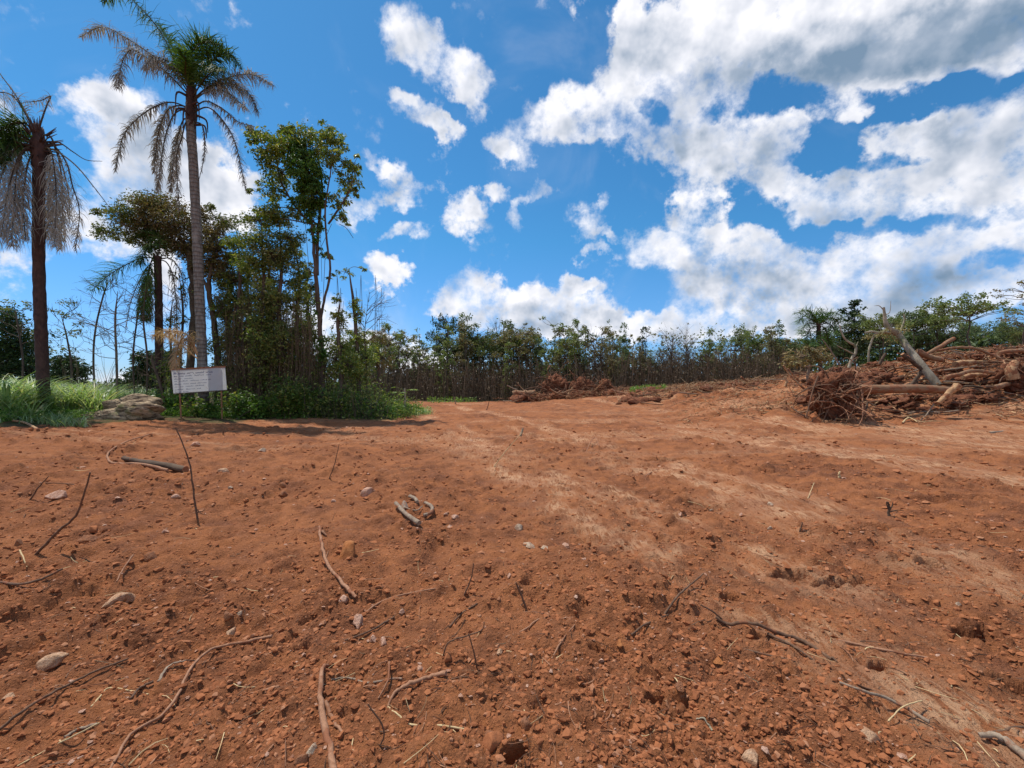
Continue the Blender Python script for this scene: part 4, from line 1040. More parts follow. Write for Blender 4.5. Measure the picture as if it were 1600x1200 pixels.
P = (A[:, None] + (Bp - A)[:, None] * u + rs.normal(size=(len(x), k, 3)) * [.16, .16, .12]).reshape(-1, 3)
P[:, 2] = np.maximum(P[:, 2], np.repeat(z, k) + .02)
sel = rs.rand(len(P)); add_leaves(ub, P[sel < .55], .09, rs, 0, .2); add_leaves(ub, P[(sel >= .55) & (sel < .8)], .08, rs, 1, .3); add_leaves(ub, P[sel >= .93], .08, rs, 3, .5)
mass('undergrowth', 'tangled leafy undergrowth filling the foot of the near clump of trees', 'undergrowth', ub, [M_leaf_a, M_leaf_vine, M_bark_dk, M_leaf_y])
# dry hanging stems and vines between the trunks, 1 to 5 m up
vb = MB()
x, y, px = scatter_px(1500, 350, 500, 17.5, 21.5, rs)
z = ground(x, y); top = 1.8 + 3.2 * rs.rand(len(x)) * np.interp(px, [355, 400, 470, 500], [.8, 1, .9, .3])
A = np.stack([x, y, z + .2 + rs.rand(len(x))], -1); Bp = np.stack([x + rs.normal(size=len(x)) * .3, y, z + top], -1)
add_many_tubes(vb, A, Bp, .007, .006, 0, 3, 3, .06, rs)
sel = rs.rand(len(x), 10, 1); P = (A[:, None] + (Bp - A)[:, None] * sel + rs.normal(size=(len(x), 10, 3)) * .09).reshape(-1, 3)
sv = rs.rand(len(P)); add_leaves(vb, P[sv < .55], .095, rs, 1, .8); add_leaves(vb, P[sv >= .55], .10, rs, 2, .6)
x, y, px = scatter_px(160, 100, 345, 17, 21, rs)
z = ground(x, y); A = np.stack([x, y, z], -1); Bp = A + np.stack([rs.normal(size=len(x)) * .5, rs.normal(size=len(x)) * .4, .8 + 1.8 * rs.rand(len(x))], -1)
add_many_tubes(vb, A, Bp, .010, .004, 0, 3, 3, .1, rs)
mass('hanging_vines', 'brown dry vines and twigs hanging between the trunks of the near clump', 'vines', vb, [M_thicket, M_leaf_br, M_leaf_b])

# ---- low herbs along the edge of the cleared ground
hb = MB()
def herb_strip(n, pts_px, dj, hmin, hmax, mi, size, seed):
    rs = np.random.RandomState(seed)
    t = rs.rand(n); xs = np.array([p[0] for p in pts_px]); ds = np.array([p[1] for p in pts_px])
    px = xs[0] + (xs[-1] - xs[0]) * t; d = np.interp(px, xs, ds) + np.abs(rs.normal(size=n)) * dj + .5 * vnoise(px / 18., px * 0, 3)
    x = (px - 800) / FP * d; z = ground(x, d)
    P = np.stack([x, d, z + hmin + (hmax - hmin) * rs.rand(n) ** 1.5], -1)
    add_leaves(hb, P, size, rs, mi, -.2)
herb_strip(9000, [(-100, 11.5), (0, 12.2), (150, 14.2), (300, 16.3), (480, 16.9), (640, 18.0), (672, 19.5)], .9, .01, .28, 0, .085, 61)
herb_strip(2600, [(220, 15.4), (300, 16.0), (380, 16.2)], .5, .01, .22, 0, .08, 62)
herb_strip(1800, [(560, 17.2), (620, 18.0), (660, 19.2)], .9, .02, .45, 0, .09, 63)
mass('low_herbs', 'low green weeds along the left edge of the cleared soil', 'weeds', hb, [M_herb])

# ---- tall blade grass at the left
gb = MB()
rs = np.random.RandomState(70)
def blades(n, x0, x1, d0, d1, Lm, seed, w=.02, clump=.5):
    rs = np.random.RandomState(seed)
    k = max(1, n // 30); cx, cy, cpx = scatter_px(k, x0, x1, d0, d1, rs)
    i = rs.randint(k, size=n); x = cx[i] + rs.normal(size=n) * clump * .25; y = cy[i] + rs.normal(size=n) * clump * .25
    z = ground(x, y); L = Lm * (.5 + .55 * rs.rand(n)) * (.55 + .75 * rs.rand(k))[i]
    az = rs.rand(n) * 6.283; tilt = .18 + .35 * rs.rand(n)
    d = np.stack([np.cos(az) * tilt, np.sin(az) * tilt, np.ones(n)], -1); d /= np.linalg.norm(d, axis=1, keepdims=True)
    side = np.stack([-np.sin(az), np.cos(az), np.zeros(n)], -1)
    cur = np.stack([x, y, z - .03], -1); Vs = []; seg = 5
    for s in range(seg + 1):
        ww = (w * (1 + .3 * rs.normal(size=n)).clip(.4, 1.6) * (1 - (s / seg) ** 2 * .93))[:, None]
        Vs += [cur - side * ww * .5, cur + side * ww * .5]
        d = d + np.stack([np.cos(az) * .16, np.sin(az) * .16, -.05 - .085 * s * np.ones(n)], -1); d /= np.linalg.norm(d, axis=1, keepdims=True)
        cur = cur + d * (L / seg)[:, None]
    V = np.stack(Vs, 1); q = np.array([(2 * a, 2 * a + 1, 2 * a + 3, 2 * a + 2) for a in range(seg)])
    gb.add(V.reshape(-1, 3), (np.arange(n)[:, None, None] * (2 * seg + 2) + q[None]).reshape(-1, 4), 0)
blades(7000, -160, 62, 13.4, 18.5, 2.15, 71, .042)
blades(4500, 60, 165, 14.8, 19.5, 1.75, 72, .034)
blades(3600, 150, 260, 16.8, 21, 1.4, 73, .028)
blades(1600, -60, 150, 12.4, 15, .7, 74, .018)
blades(700, 600, 670, 18, 21, .5, 75, .014)
mass('tall_grass', 'tall pale green blade grass around the foot of the left palm', 'grass', gb, [M_grass])

# ---- the young pale-stemmed sapling at the right end of the near clump
d = 18.6; f = foot(633, d)
sp_ = thing('papaya_sapling', 'pale-stemmed young papaya with a few broad leaves at the right end of the near clump', 'sapling', tuple(f))
m1 = MB(); add_tube(m1, smooth_path([f, W(633, 625, d), W(632, 606, d)], 4), np.linspace(.05, .035, 9), 7); m1.build('stem', M_pale, sp_)
rs = np.random.RandomState(80)
for k in range(7):
    a = k * .9 + .3; c0 = W(632, 610 + (k % 3) * 4, d)
    t = c0 + np.array([.42 * math.cos(a), .35 * math.sin(a), .06 + .1 * (k % 2)]); lf = MB()
    add_tube(lf, [c0, t], [.008, .005], 4)
    for j in range(6):
        b = a + (j - 2.5) * .45; e = t + np.array([.22 * math.cos(b), .2 * math.sin(b), -.06]); s_ = np.array([-math.sin(b), math.cos(b), 0]) * .035; m_ = (t + e) / 2
        lf.add([t, m_ + s_, e, m_ - s_], [[0, 1, 2, 3]])
    lf.build('leaf', M_leaf_y, sp_, smooth=False)
shrub('shrub', 'small yellow-green weed clump right of the papaya sapling', 648, 18.6, .5, .45, 400, [M_leaf_y, M_herb], 81, .09, 'shrubs along the foot of the near clump')

# ------------------------------------------------------------------ the white board on its two posts
yaw = math.radians(20)
dS = 15.7
cS = W(312, 594, dS)
bd = thing('notice_board', 'white handwritten notice board, slightly tilted, on two thin wooden posts', 'sign', tuple(cS))
ux = np.array([math.cos(yaw), math.sin(yaw), .075]); ux /= np.linalg.norm(ux); uz = np.array([.075 * -math.cos(yaw), -.02, 1.]); uz /= np.linalg.norm(uz); uy = np.cross(uz, ux)
def sbox(x0, x1, z0, z1, y0, y1):
    v = [cS + ux * a + uz * c + uy * b for a in (x0, x1) for b in (y0, y1) for c in (z0, z1)]
    return np.array(v), np.array([[0, 1, 3, 2], [4, 6, 7, 5], [0, 4, 5, 1], [2, 3, 7, 6], [0, 2, 6, 4], [1, 5, 7, 3]])
m, g, out = new_mat('white_board')
tcs = g.node('ShaderNodeTexCoord').outputs['Object']
bcol = g.mix(g.mr(g.noise(tcs, 3, 5, .6), .4, .7, 0, .4), (.86, .87, .88), (.74, .72, .68))
bp = g.node('ShaderNodeBsdfPrincipled'); g.L.new(bcol, bp.inputs['Base Color']); bp.inputs['Roughness'].default_value = .45
bt = g.node('ShaderNodeBsdfTranslucent'); g.L.new(bcol, bt.inputs[0])
bm_ = g.node('ShaderNodeMixShader'); bm_.inputs[0].default_value = .6
g.L.new(bp.outputs[0], bm_.inputs[1]); g.L.new(bt.outputs[0], bm_.inputs[2]); g.L.new(bm_.outputs[0], out.inputs[0]); M_board = m
m, g, out = new_mat('marker_ink'); principled(g, out, (.34, .36, .44), .6, .2); M_ink = m
hw, hh_ = .80, .40
mb = MB(); v, f = sbox(-hw, hw, -hh_, hh_, -.003, .003); mb.add(v, f); mb.build('panel', M_board, bd, smooth=False)
mb = MB(); v, f = sbox(-hw - .02, hw + .02, hh_ + .001, hh_ + .05, -.02, .02); mb.add(v, f); mb.build('top_rail', M_root, bd, smooth=False)
mb = MB(); v, f = sbox(-hw, hw, -hh_ - .03, -hh_ - .001, -.015, .02); mb.add(v, f); mb.build('bottom_rail', M_bark_dk, bd, smooth=False)
for (a, pxx) in ((-.60, 283), (.66, 347)):
    top = cS + ux * a + uz * hh_ * .9 + uy * .035; f0 = foot(pxx, dS + a * math.sin(yaw) + .05)
    mb = MB(); add_tube(mb, smooth_path([f0, (f0 + top) / 2, top], 3), .032, 4); mb.build('post', M_root, bd)
# rows of handwriting: short joined pen strokes, too small in the photograph to read
rw = np.random.RandomState(9); ink = MB()
rows = [(.26, -.93, .58, .050, 1.5), (.17, -.93, .42, .028, 1.0), (.08, -.93, -.25, .022, .8), (.0, -.93, .35, .020, .8), (-.10, -.93, .25, .024, .8), (-.19, -.93, -.05, .020, .8), (-.29, -.93, .02, .020, .8), (-.37, -.93, -.55, .018, .8)]
for (zr, xa, xb, hg_, wd) in rows:
    xa *= .8; xb *= .8; xx = xa
    while xx < xb:
        wl = rw.uniform(.08, .28); nn = int(wl / (hg_ * .45)) + 2
        q = [(xx + wl * i / nn, zr + (hg_ * (.55 if i % 2 else -.5)) * rw.uniform(.5, 1.25) + (hg_ * .9 if rw.rand() < .15 else 0)) for i in range(nn + 1)]
        P = [cS + ux * a + uz * c - uy * .0062 for a, c in q]
        for p0, p1 in zip(P[:-1], P[1:]):
            t = (p1 - p0) / (np.linalg.norm(p1 - p0) + 1e-9); n_ = np.cross(t, uy) * .0055 * wd
            ink.add([p0 - n_, p0 + n_, p1 + n_, p1 - n_], [[0, 1, 2, 3]])
        xx += wl + rw.uniform(.03, .08)
tag(ink.build('handwriting', M_ink, bd, smooth=False), kind='stuff')

# ------------------------------------------------------------------ weathered rock / rotten trunk beside the grass
def lump(mb, c, r, seed, rot=0., nu=26, nv=16, rough=.25, fr=2.2, ridge=0., mat=0, tilt=0.):
    u = np.linspace(0, 2 * np.pi, nu, endpoint=False); v = np.linspace(0.0, np.pi, nv)
    uu, vv = np.meshgrid(u, v)
    X = np.sin(vv) * np.cos(uu); Y = np.sin(vv) * np.sin(uu); Z = np.cos(vv)
    k = 1 + rough * (vnoise(X * fr + 5.1 * seed + Z * 1.3, Y * fr + Z * fr * 1.1 - seed, seed) * 1.6 + .6 * vnoise(X * fr * 2.7 + Z * 2, Y * fr * 2.7 + seed + Z * 3, seed + 3))
    if ridge: k = k + ridge * (np.abs(((Z * 4 + X * 1.2 + .5 * vnoise(X * 3, Y * 3, seed)) % 1) - .5) - .25)
    P = np.stack([X * k * r[0], Y * k * r[1], Z * k * r[2]], -1).reshape(-1, 3)
    ct, st = math.cos(tilt), math.sin(tilt); P = np.stack([P[:, 0] * ct - P[:, 2] * st, P[:, 1], P[:, 0] * st + P[:, 2] * ct], -1)
    c_, s_ = math.cos(rot), math.sin(rot)
    P = np.stack([P[:, 0] * c_ - P[:, 1] * s_, P[:, 0] * s_ + P[:, 1] * c_, P[:, 2]], -1) + np.asarray(c)
    i = np.arange(nv - 1)[:, None]; j = np.arange(nu)[None]
    q = np.stack([i * nu + j, (i + 1) * nu + j, (i + 1) * nu + (j + 1) % nu, i * nu + (j + 1) % nu], -1).reshape(-1, 4)
    mb.add(P, q, mat)

m, g, out = new_mat('weathered_rock')
tcs = g.node('ShaderNodeTexCoord').outputs['Object']
nn = g.noise(g.vm('MULTIPLY', tcs, (1, 1, 3.5)), 4, 8, .7, .8)
cc_ = g.mix(g.mr(nn, .40, .58), (.09, .055, .035), (.50, .37, .235))
cc_ = g.mix(g.mr(g.noise(tcs, 2.3, 4, .6), .55, .66, 0, .7), cc_, (.17, .17, .06))
principled(g, out, cc_, .9, .2, nn, 1.0, .06); M_rock = m
cR = W(200, 652, 14.9); cR[2] = ground(cR[0], cR[1])
rk = thing('weathered_boulder', 'long layered grey-brown boulder lying between the grass and the white board', 'boulder', tuple(cR))
mb = MB(); lump(mb, cR + [0, 0, .15], (1.12, .6, .48), 4, .1, 72, 40, .34, 1.7, .08, tilt=.2)
lump(mb, cR + [.55, -.12, .18], (.6, .45, .36), 9, .3, 44, 26, .32, 2.2, .16); lump(mb, cR + [-.62, -.25, .0], (.5, .4, .22), 7, .3, 40, 24, .3, 2.2, .2)
mb.build('rock', M_rock, rk, smooth=True)
px_w = W(65, 641, 13.9); px_w[2] = ground(px_w[0], px_w[1])
wp = MB(); add_tube(wp, [px_w - [0, 0, .1], px_w + [0, 0, .15], px_w + [0, 0, .36]], .045, 8, cap=True)
tag(wp.build('marker_stake', stone_mat('white_paint', (.75, .75, .72), (.7, .7, .66), (.6, .55, .5)), None, origin=tuple(px_w)), 'short white stake at the foot of the left palm', 'stake')

# ------------------------------------------------------------------ far tree line: a few built once, then copied one by one
def far_mesh(style, seed):
    """a tree 8 m tall standing at the origin: (trunk mesh, crown mesh)"""
    rs = np.random.RandomState(seed); tb = MB(); cb = MB(); H = 8.0
    def stem(p0, h, lean, r):
        P = [np.array(p0)]; 
        for k in range(1, 7): P.append(P[0] + np.array([lean[0] * k / 6 + rs.normal() * .08, lean[1] * k / 6 + rs.normal() * .08, h * k / 6]))
        S = smooth_path(P, 2); add_tube(tb, S, np.linspace(r, r * .25, len(S)), 5); return S
    def puff(c, r, n, size=.2, mi=0, per=22):
        P, cc = crown_points(rs, c, r, n, per=per, spread=.2); add_leaves(cb, P, size, rs, mi, .2, .55)
        return cc
    def limbs(S, cc, r=.035):
        for c in cc:
            q = S[np.argmin(np.linalg.norm(S - c, axis=1) + np.maximum(0, S[:, 2] - c[2] + .4) * 2)]
            add_many_tubes(tb, q[None], c[None], r, .01, 0, 3, 2, .1, rs)
    if style == 'slim':
        S = stem((0, 0, 0), H * .95, (rs.normal() * .5, rs.normal() * .4), .10)
        S2 = stem((.3, .1, 0), H * .8, (rs.normal() * .8, .3), .07)
        for k in range(7): limbs(S, puff(S[-1 - k] + rs.normal(size=3) * [.6, .6, .2], (.85, .8, .5), 190))
        limbs(S2, puff(S2[-1], (.6, .6, .45), 120)); 
        for k in range(9): puff(S[2 + k] + rs.normal(size=3) * .2, (.35, .35, .5), 45, .18, 1)
    elif style == 'dense':
        S = stem((0, 0, 0), H * .85, (.3, .2), .13)
        for k in range(12):
            c = np.array([rs.normal() * 1.25, rs.normal() * 1.1, H * (.62 + .3 * rs.rand())]); c[2] -= .25 * (c[0] ** 2) * .4
            limbs(S, puff(c, (.95, .9, .55), 190))
        for k in range(6): puff(np.array([rs.normal() * .9, rs.normal() * .8, H * (.3 + .3 * rs.rand())]), (.6, .6, .6), 70, .2, 1)
    elif style == 'column':
        S = stem((0, 0, 0), H * .95, (.2, .1), .11)
        for k in range(16): puff(S[min(12, 1 + int(k * .75))] + rs.normal(size=3) * [.3, .3, .2], (.6, .6, .6), 120, .19, 0 if k > 6 else 1)
        S2 = stem((-.5, .2, 0), H * .75, (-.3, 0), .08)
        for k in range(8): puff(S2[min(12, 3 + k)] + rs.normal(size=3) * .2, (.4, .4, .45), 60, .19, 0)
    elif style == 'sparse':
        S = stem((0, 0, 0), H * .9, (.5, .3), .09)
        for k in range(10):
            c = S[6 + k % 7] + np.array([rs.normal() * .9, rs.normal() * .7, .5 + rs.rand() * .6]); limbs(S, puff(c, (.5, .5, .22), 45, .18), .03)
    elif style == 'bare':
        S = stem((0, 0, 0), H * .8, (.4, .3), .10)
        for k in range(34):
            q = S[4 + rs.randint(9)]; v = np.array([rs.normal(), rs.normal(), .9 + rs.rand()]); v /= np.linalg.norm(v); e = q + v * (1.0 + rs.rand() * 1.1)
            add_many_tubes(tb, q[None], e[None], .035, .008, 0, 3, 2, .1, rs)
            ee = e[None] + rs.normal(size=(5, 3)) * .45; add_many_tubes(tb, np.repeat(((q + e) / 2)[None], 5, 0), ee, .014, .005, 0, 3, 2, .1, rs)
            if rs.rand() < .35: puff(e, (.25, .25, .18), 14, .15, 1, 14)
        cb.add(S[-1] + np.zeros((4, 3)) + rs.normal(size=(4, 3)) * .05, [[0, 1, 2, 3]])
    elif style == 'umbrella':
        S = stem((0, 0, 0), H * .75, (.3, .2), .16)
        for k in range(20):
            a = rs.rand() * 6.28; r = 3.3 * math.sqrt(rs.rand()); c = np.array([r * math.cos(a), r * math.sin(a), H * (.90 - .012 * r * r + .05 * rs.normal())])
            limbs(S, puff(c, (1.0, .95, .3), 170, .2)[::3], .05)
    elif style == 'conifer':
        S = stem((0, 0, 0), H * .98, (.1, 0), .15)
        for k in range(11):
            z = H * (.45 + .05 * k); w = 1.5 - .09 * k + .3 * rs.normal()
            for s_ in (-1, 1): limbs(S, puff(np.array([s_ * w * .5, rs.normal() * .5, z + .1 * rs.normal()]), (w * .55, .8, .28), 110, .2, 1)[::3])
    elif style == 'wispy':
        S = stem((0, 0, 0), H * .8, (-.8, .2), .10)
        for k in range(12):
            c = S[7 + k % 6] + np.array([rs.normal() * 1.4, rs.normal(), .8 * rs.rand() + .2]); limbs(S, puff(c, (.8, .7, .12), 70, .13), .03)
    return tb.mesh('tree_trunk', [M_bark_far]), cb.mesh('tree_crown', [M_leaf_far, M_leaf_farb], smooth=False)
FAR = {}
def far_tree(style, var, px, d, top_px, label, group, name='tree', crown=None, wide=1.0, basez=None):
    key = (style, var, crown)
    if key not in FAR:
        tm, cm = far_mesh(style, 100 + var * 7 + len(style))
        if crown == 'b': cm.materials.clear(); cm.materials.append(M_leaf_far2); cm.materials.append(M_leaf_far2)
        if crown == 'd': cm.materials.clear(); cm.materials.append(M_leaf_dk); cm.materials.append(M_leaf_dk)
        if crown == 'r': cm.materials.clear(); cm.materials.append(M_leaf_farb); cm.materials.append(M_leaf_farb)
        FAR[key] = (tm, cm)
    tm, cm = FAR[key]
    x = (px - 800) / FP * d; z0 = ground(x, d) - .1
    h = CAMZ + (607 - top_px) / FP * d - z0; s = h / 8.0
    root = thing(name, label, 'tree', (x, d, z0), group)
    root.scale = (s * wide, s * wide, s); root.rotation_euler = (0, 0, (px * 1.37) % 6.28 if style not in ('umbrella',) else (px % 7))
    for nm, me in (('trunk', tm), ('crown', cm)):
        o = bpy.data.objects.new(nm, me); COL.objects.link(o); o.parent = root
    return root
rs = np.random.RandomState(17)
GFAR = 'trees of the far tree line'
named = [
 ('dense', 0, 697, 50, 490, 'tallest tree in the left part of the far line, round dark top', 'd', .55),
 ('slim', 1, 722, 52, 503, 'tall slim tree just right of the round-topped one in the far line', None, .8),
 ('dense', 1, 750, 50, 512, 'narrow olive tree between the round-topped tall tree and the broad green crown', None, .6),
 ('dense', 2, 812, 50, 503, 'broadest green crown of the far line, above the left end of the low brush heap', None, .95),
 ('dense', 3, 785, 54, 516, 'low green crown leaning on the left side of the broadest far crown', None, .8),
 ('sparse', 0, 862, 50, 505, 'first see-through sparse tree right of the broadest far crown', None, .9),
 ('sparse', 1, 885, 53, 508, 'second see-through tree right of the broadest far crown', None, .9),
 ('slim', 2, 903, 48, 510, 'light green slim tree left of the dark group of trunks in the far line', None, .8),
 ('column', 0, 955, 50, 514, 'dark leaf-sleeved tree, left one of the dark trunk group in mid far line', 'b', .8),
 ('column', 1, 975, 49, 512, 'dark leaf-sleeved tree, right one of the dark trunk group in mid far line', 'b', .8),
 ('column', 2, 1005, 50, 516, 'single dark spire-like tree right of the dark trunk group', 'd', .8),
 ('bare', 0, 1052, 50, 522, 'leafless brushy tree, left of a pair with upswept bare twigs', None, .9),
 ('bare', 1, 1075, 48, 514, 'leafless brushy tree, right and taller of a pair with upswept bare twigs', None, .9),
 ('slim', 3, 1110, 50, 528, 'small green tree between the bare pair and the light green group', None, .9),
 ('dense', 1, 1152, 48, 510, 'light green tree standing at the left of the right-hand green group', None, .7),
 ('dense', 2, 1180, 50, 513, 'light green tree in the middle of the right-hand green group', None, .7),
 ('slim', 0, 1208, 48, 514, 'light green tree at the right of the right-hand green group', None, .9),
 ('conifer', 0, 1335, 46, 474, 'nearly black conifer-like tree rising above the debris heap, right of the far palm', 'd', .9),
 ('dense', 0, 1322, 46, 506, 'dark blue-green tree just right of the far palm', 'b', .8),
 ('umbrella', 0, 1378, 44, 488, 'wide flat green crown behind the pale fallen trunk', None, .75),
 ('umbrella', 1, 1425, 48, 487, 'flat bluish crown right behind the tip of the pale fallen trunk', 'b', .7),
 ('umbrella', 2, 1512, 42, 467, 'largest umbrella-shaped crown on the right, above the heap', None, .95),
 ('umbrella', 0, 1463, 47, 482, 'lower umbrella crown touching the largest one on its left', None, .7),
 ('wispy', 0, 1592, 36, 436, 'tall wispy tree cut by the right edge of the picture', 'r', .9),
 ('dense', 3, 1575, 44, 500, 'dark tree below the wispy one at the right edge', 'b', .9),
 ('dense', 1, 1600, 40, 508, 'dark olive tree at the very right edge above the heap', None, .9),
 ('dense', 2, 1262, 50, 532, 'low dark tree under the far palm', 'b', .9),
 ('dense', 3, 1240, 50, 528, 'low olive tree left of the far palm', None, .8),
]
for (st, va, px, d, top, lb, cr, wd) in named: far_tree(st, va, px, d, top, lb, GFAR, crown=cr, wide=wd)
styles = ['slim', 'column', 'column', 'sparse', 'bare', 'dense', 'slim', 'slim']
lbl = {'slim': 'slim green tree filling the far tree line', 'column': 'leaf-sleeved dark tree filling the far tree line', 'sparse': 'see-through tree filling the far tree line', 'bare': 'bare twiggy tree filling the far tree line', 'dense': 'dense low tree filling the far tree line'}
topx = [(-250, 520), (0, 520), (130, 575), (240, 570), (350, 545), (560, 520), (600, 512), (640, 520), (680, 525), (700, 505), (800, 512), (900, 515), (1000, 524), (1060, 524), (1120, 530), (1200, 520), (1250, 530), (1330, 505), (1400, 500), (1500, 492), (1620, 495), (1900, 490)]
px = 545.0
while px < 1250:
    st = styles[rs.randint(len(styles))]; d = rs.uniform(44, 56)
    if 1020 < px < 1110: st = ['bare', 'sparse', 'bare'][rs.randint(3)]
    far_tree(st, rs.randint(4), px, d, np.interp(px, *zip(*topx)) + rs.uniform(-4, 34), lbl[st], GFAR, wide=rs.uniform(.75, 1.25), crown=[None, 'r', 'b', 'r'][rs.randint(4)])
    px += rs.uniform(6, 13)
px = 1235.0
while px < 1700:
    st = ['dense', 'dense', 'slim', 'umbrella'][rs.randint(4)]; d = rs.uniform(46, 60)
    far_tree(st, rs.randint(3), px, d, np.interp(px, *zip(*topx)) + rs.uniform(8, 30), 'bluish tree filling the wood behind the debris heap', GFAR, wide=rs.uniform(.8, 1.1), crown='b')
    px += rs.uniform(11, 20)
for px, d, top in [(-330, 34, 500), (-250, 32, 490), (-180, 33, 505), (-110, 30, 495), (-55, 31, 505)]:
    far_tree('dense', rs.randint(3), px, d, top, 'tree beyond the left edge of the clearing', 'trees beyond the left palm', crown='d')
# far palm
dF = 44; bx = (1278 - 800) / FP * dF
pf = thing('palm_tree', 'distant palm standing up out of the wood left of the black conifer-like tree', 'palm tree', (bx, dF, ground(bx, dF)))
mb = MB(); add_tube(mb, smooth_path([foot(1283, dF), W(1281, 560, dF), W(1279, 508, dF)], 4), .17, 7); mb.build('trunk', M_palm_dark, pf)
rp = np.random.RandomState(91)
for (ex, ey, mx_, my_) in [(1246,505,1258,494),(1250,522,1262,505),(1264,486,1272,494),(1284,482,1281,495),(1300,490,1290,492),(1312,505,1298,496),(1308,524,1296,506),(1258,535,1265,515),(1295,540,1290,515),(1275,540,1276,520),(1320,498,1300,488),(1240,490,1262,486)]:
    frond(pf, [W(1279, 508, dF), W(mx_, my_, dF + rp.normal() * .5), W(ex, ey, dF + rp.normal() * 1.2)], .85, 60, M_fr_green, rp, .45, .07, .05, seg=2, start=.1, rmat=M_bark_far)

# the dry understorey under the far line, and the wood closing the view behind it
tb = MB(); rs = np.random.RandomState(92)
x, y, px = scatter_px(4600, 540, 1260, 42, 58, rs); z = ground(x, y)
A = np.stack([x, y, z - .1], -1); Bp = A + np.stack([rs.normal(size=len(x)) * .5, rs.normal(size=len(x)) * .3, 1.8 + 2.7 * rs.rand(len(x))], -1)
add_many_tubes(tb, A, Bp, .030, .012, 0, 3, 2, .05, rs)
k = 7; u = rs.rand(len(x), k, 1); P = (A[:, None] + (Bp - A)[:, None] * u + rs.normal(size=(len(x), k, 3)) * .3).reshape(-1, 3); add_leaves(tb, P, .20, rs, 0, .5, .35)
mass('dry_thicket', 'brown dry thicket of thin stems under the far tree line', 'thicket', tb, [M_thicket])
tb = MB()
def wall(n, x0, x1, d0, d1, h0, h1, size, mi, seed):
    rs = np.random.RandomState(seed); x, y, px = scatter_px(n, x0, x1, d0, d1, rs); z = ground(x, y)
    hh = h0 + (h1 - h0) * rs.rand(n); lob = 1 + .35 * vnoise(x * .35, y * .35, 9) * 2
    add_leaves(tb, np.stack([x, y, z + hh * lob], -1), size, rs, mi, .2, .7)
wall(13000, 480, 1260, 58, 66, 0, 4.0, .5, 0, 93)
wall(3200, 520, 1260, 50, 60, 3.0, 6.0, .26, 2, 97)
wall(3600, 520, 1260, 50, 60, 2.2, 5.4, .26, 3, 98)
wall(9000, 1200, 1750, 50, 62, 0, 5.5, .5, 1, 94)
wall(4000, -500, 60, 38, 46, 0, 5.0, .45, 1, 95)
wall(3500, 40, 520, 40, 60, 0, 1.5, .4, 1, 96)
mass('far_wood', 'continuous dark wood closing the view behind the tree line', 'wood', tb, [M_thicket, M_leaf_far2, M_leaf_far, M_leaf_farb])

# ------------------------------------------------------------------ torn-out wood: heap on the right, low heap in the middle
def gp(px, py):
    """the point of the ground seen there"""
    x, y = ray_ground(px, py, ground); return np.array([x, y, ground(x, y)])
def rod_thing(name, label, cat, pts, r, mat, n=8, group=None, bump=.1, seed=1, cap=True, capmat=None, parts=(), k=5, squash=1.):
    P = smooth_path(pts, k); rr = np.interp(np.linspace(0, 1, len(P)), np.linspace(0, 1, len(r)), r) if np.ndim(r) else np.full(len(P), r)
    rs_ = np.random.RandomState(seed); P[1:-1] += rs_.normal(size=(len(P) - 2, 3)) * rr[1:-1, None] * (.24 if rr.max() < .03 else .12)
    mb = MB(); add_tube(mb, P, rr, n, 0, cap=cap, capmat=1 if capmat else 0, bump=bump, seed=seed, squash=squash)
    for (pp, r2) in parts:
        S = smooth_path(pp, 4); add_tube(mb, S, np.linspace(r2, r2 * .45, len(S)), 5, 0, cap=True, bump=bump, seed=seed + 1)
    o = mb.build(name, [mat] + ([capmat] if capmat else []), None, origin=tuple(np.asarray(pts[0], dtype=float)))
    return tag(o, label, cat, group)
def pth(pp, d, dd=0.): return [W(a, b, d + dd * i / max(1, len(pp) - 1)) for i, (a, b) in enumerate(pp)]

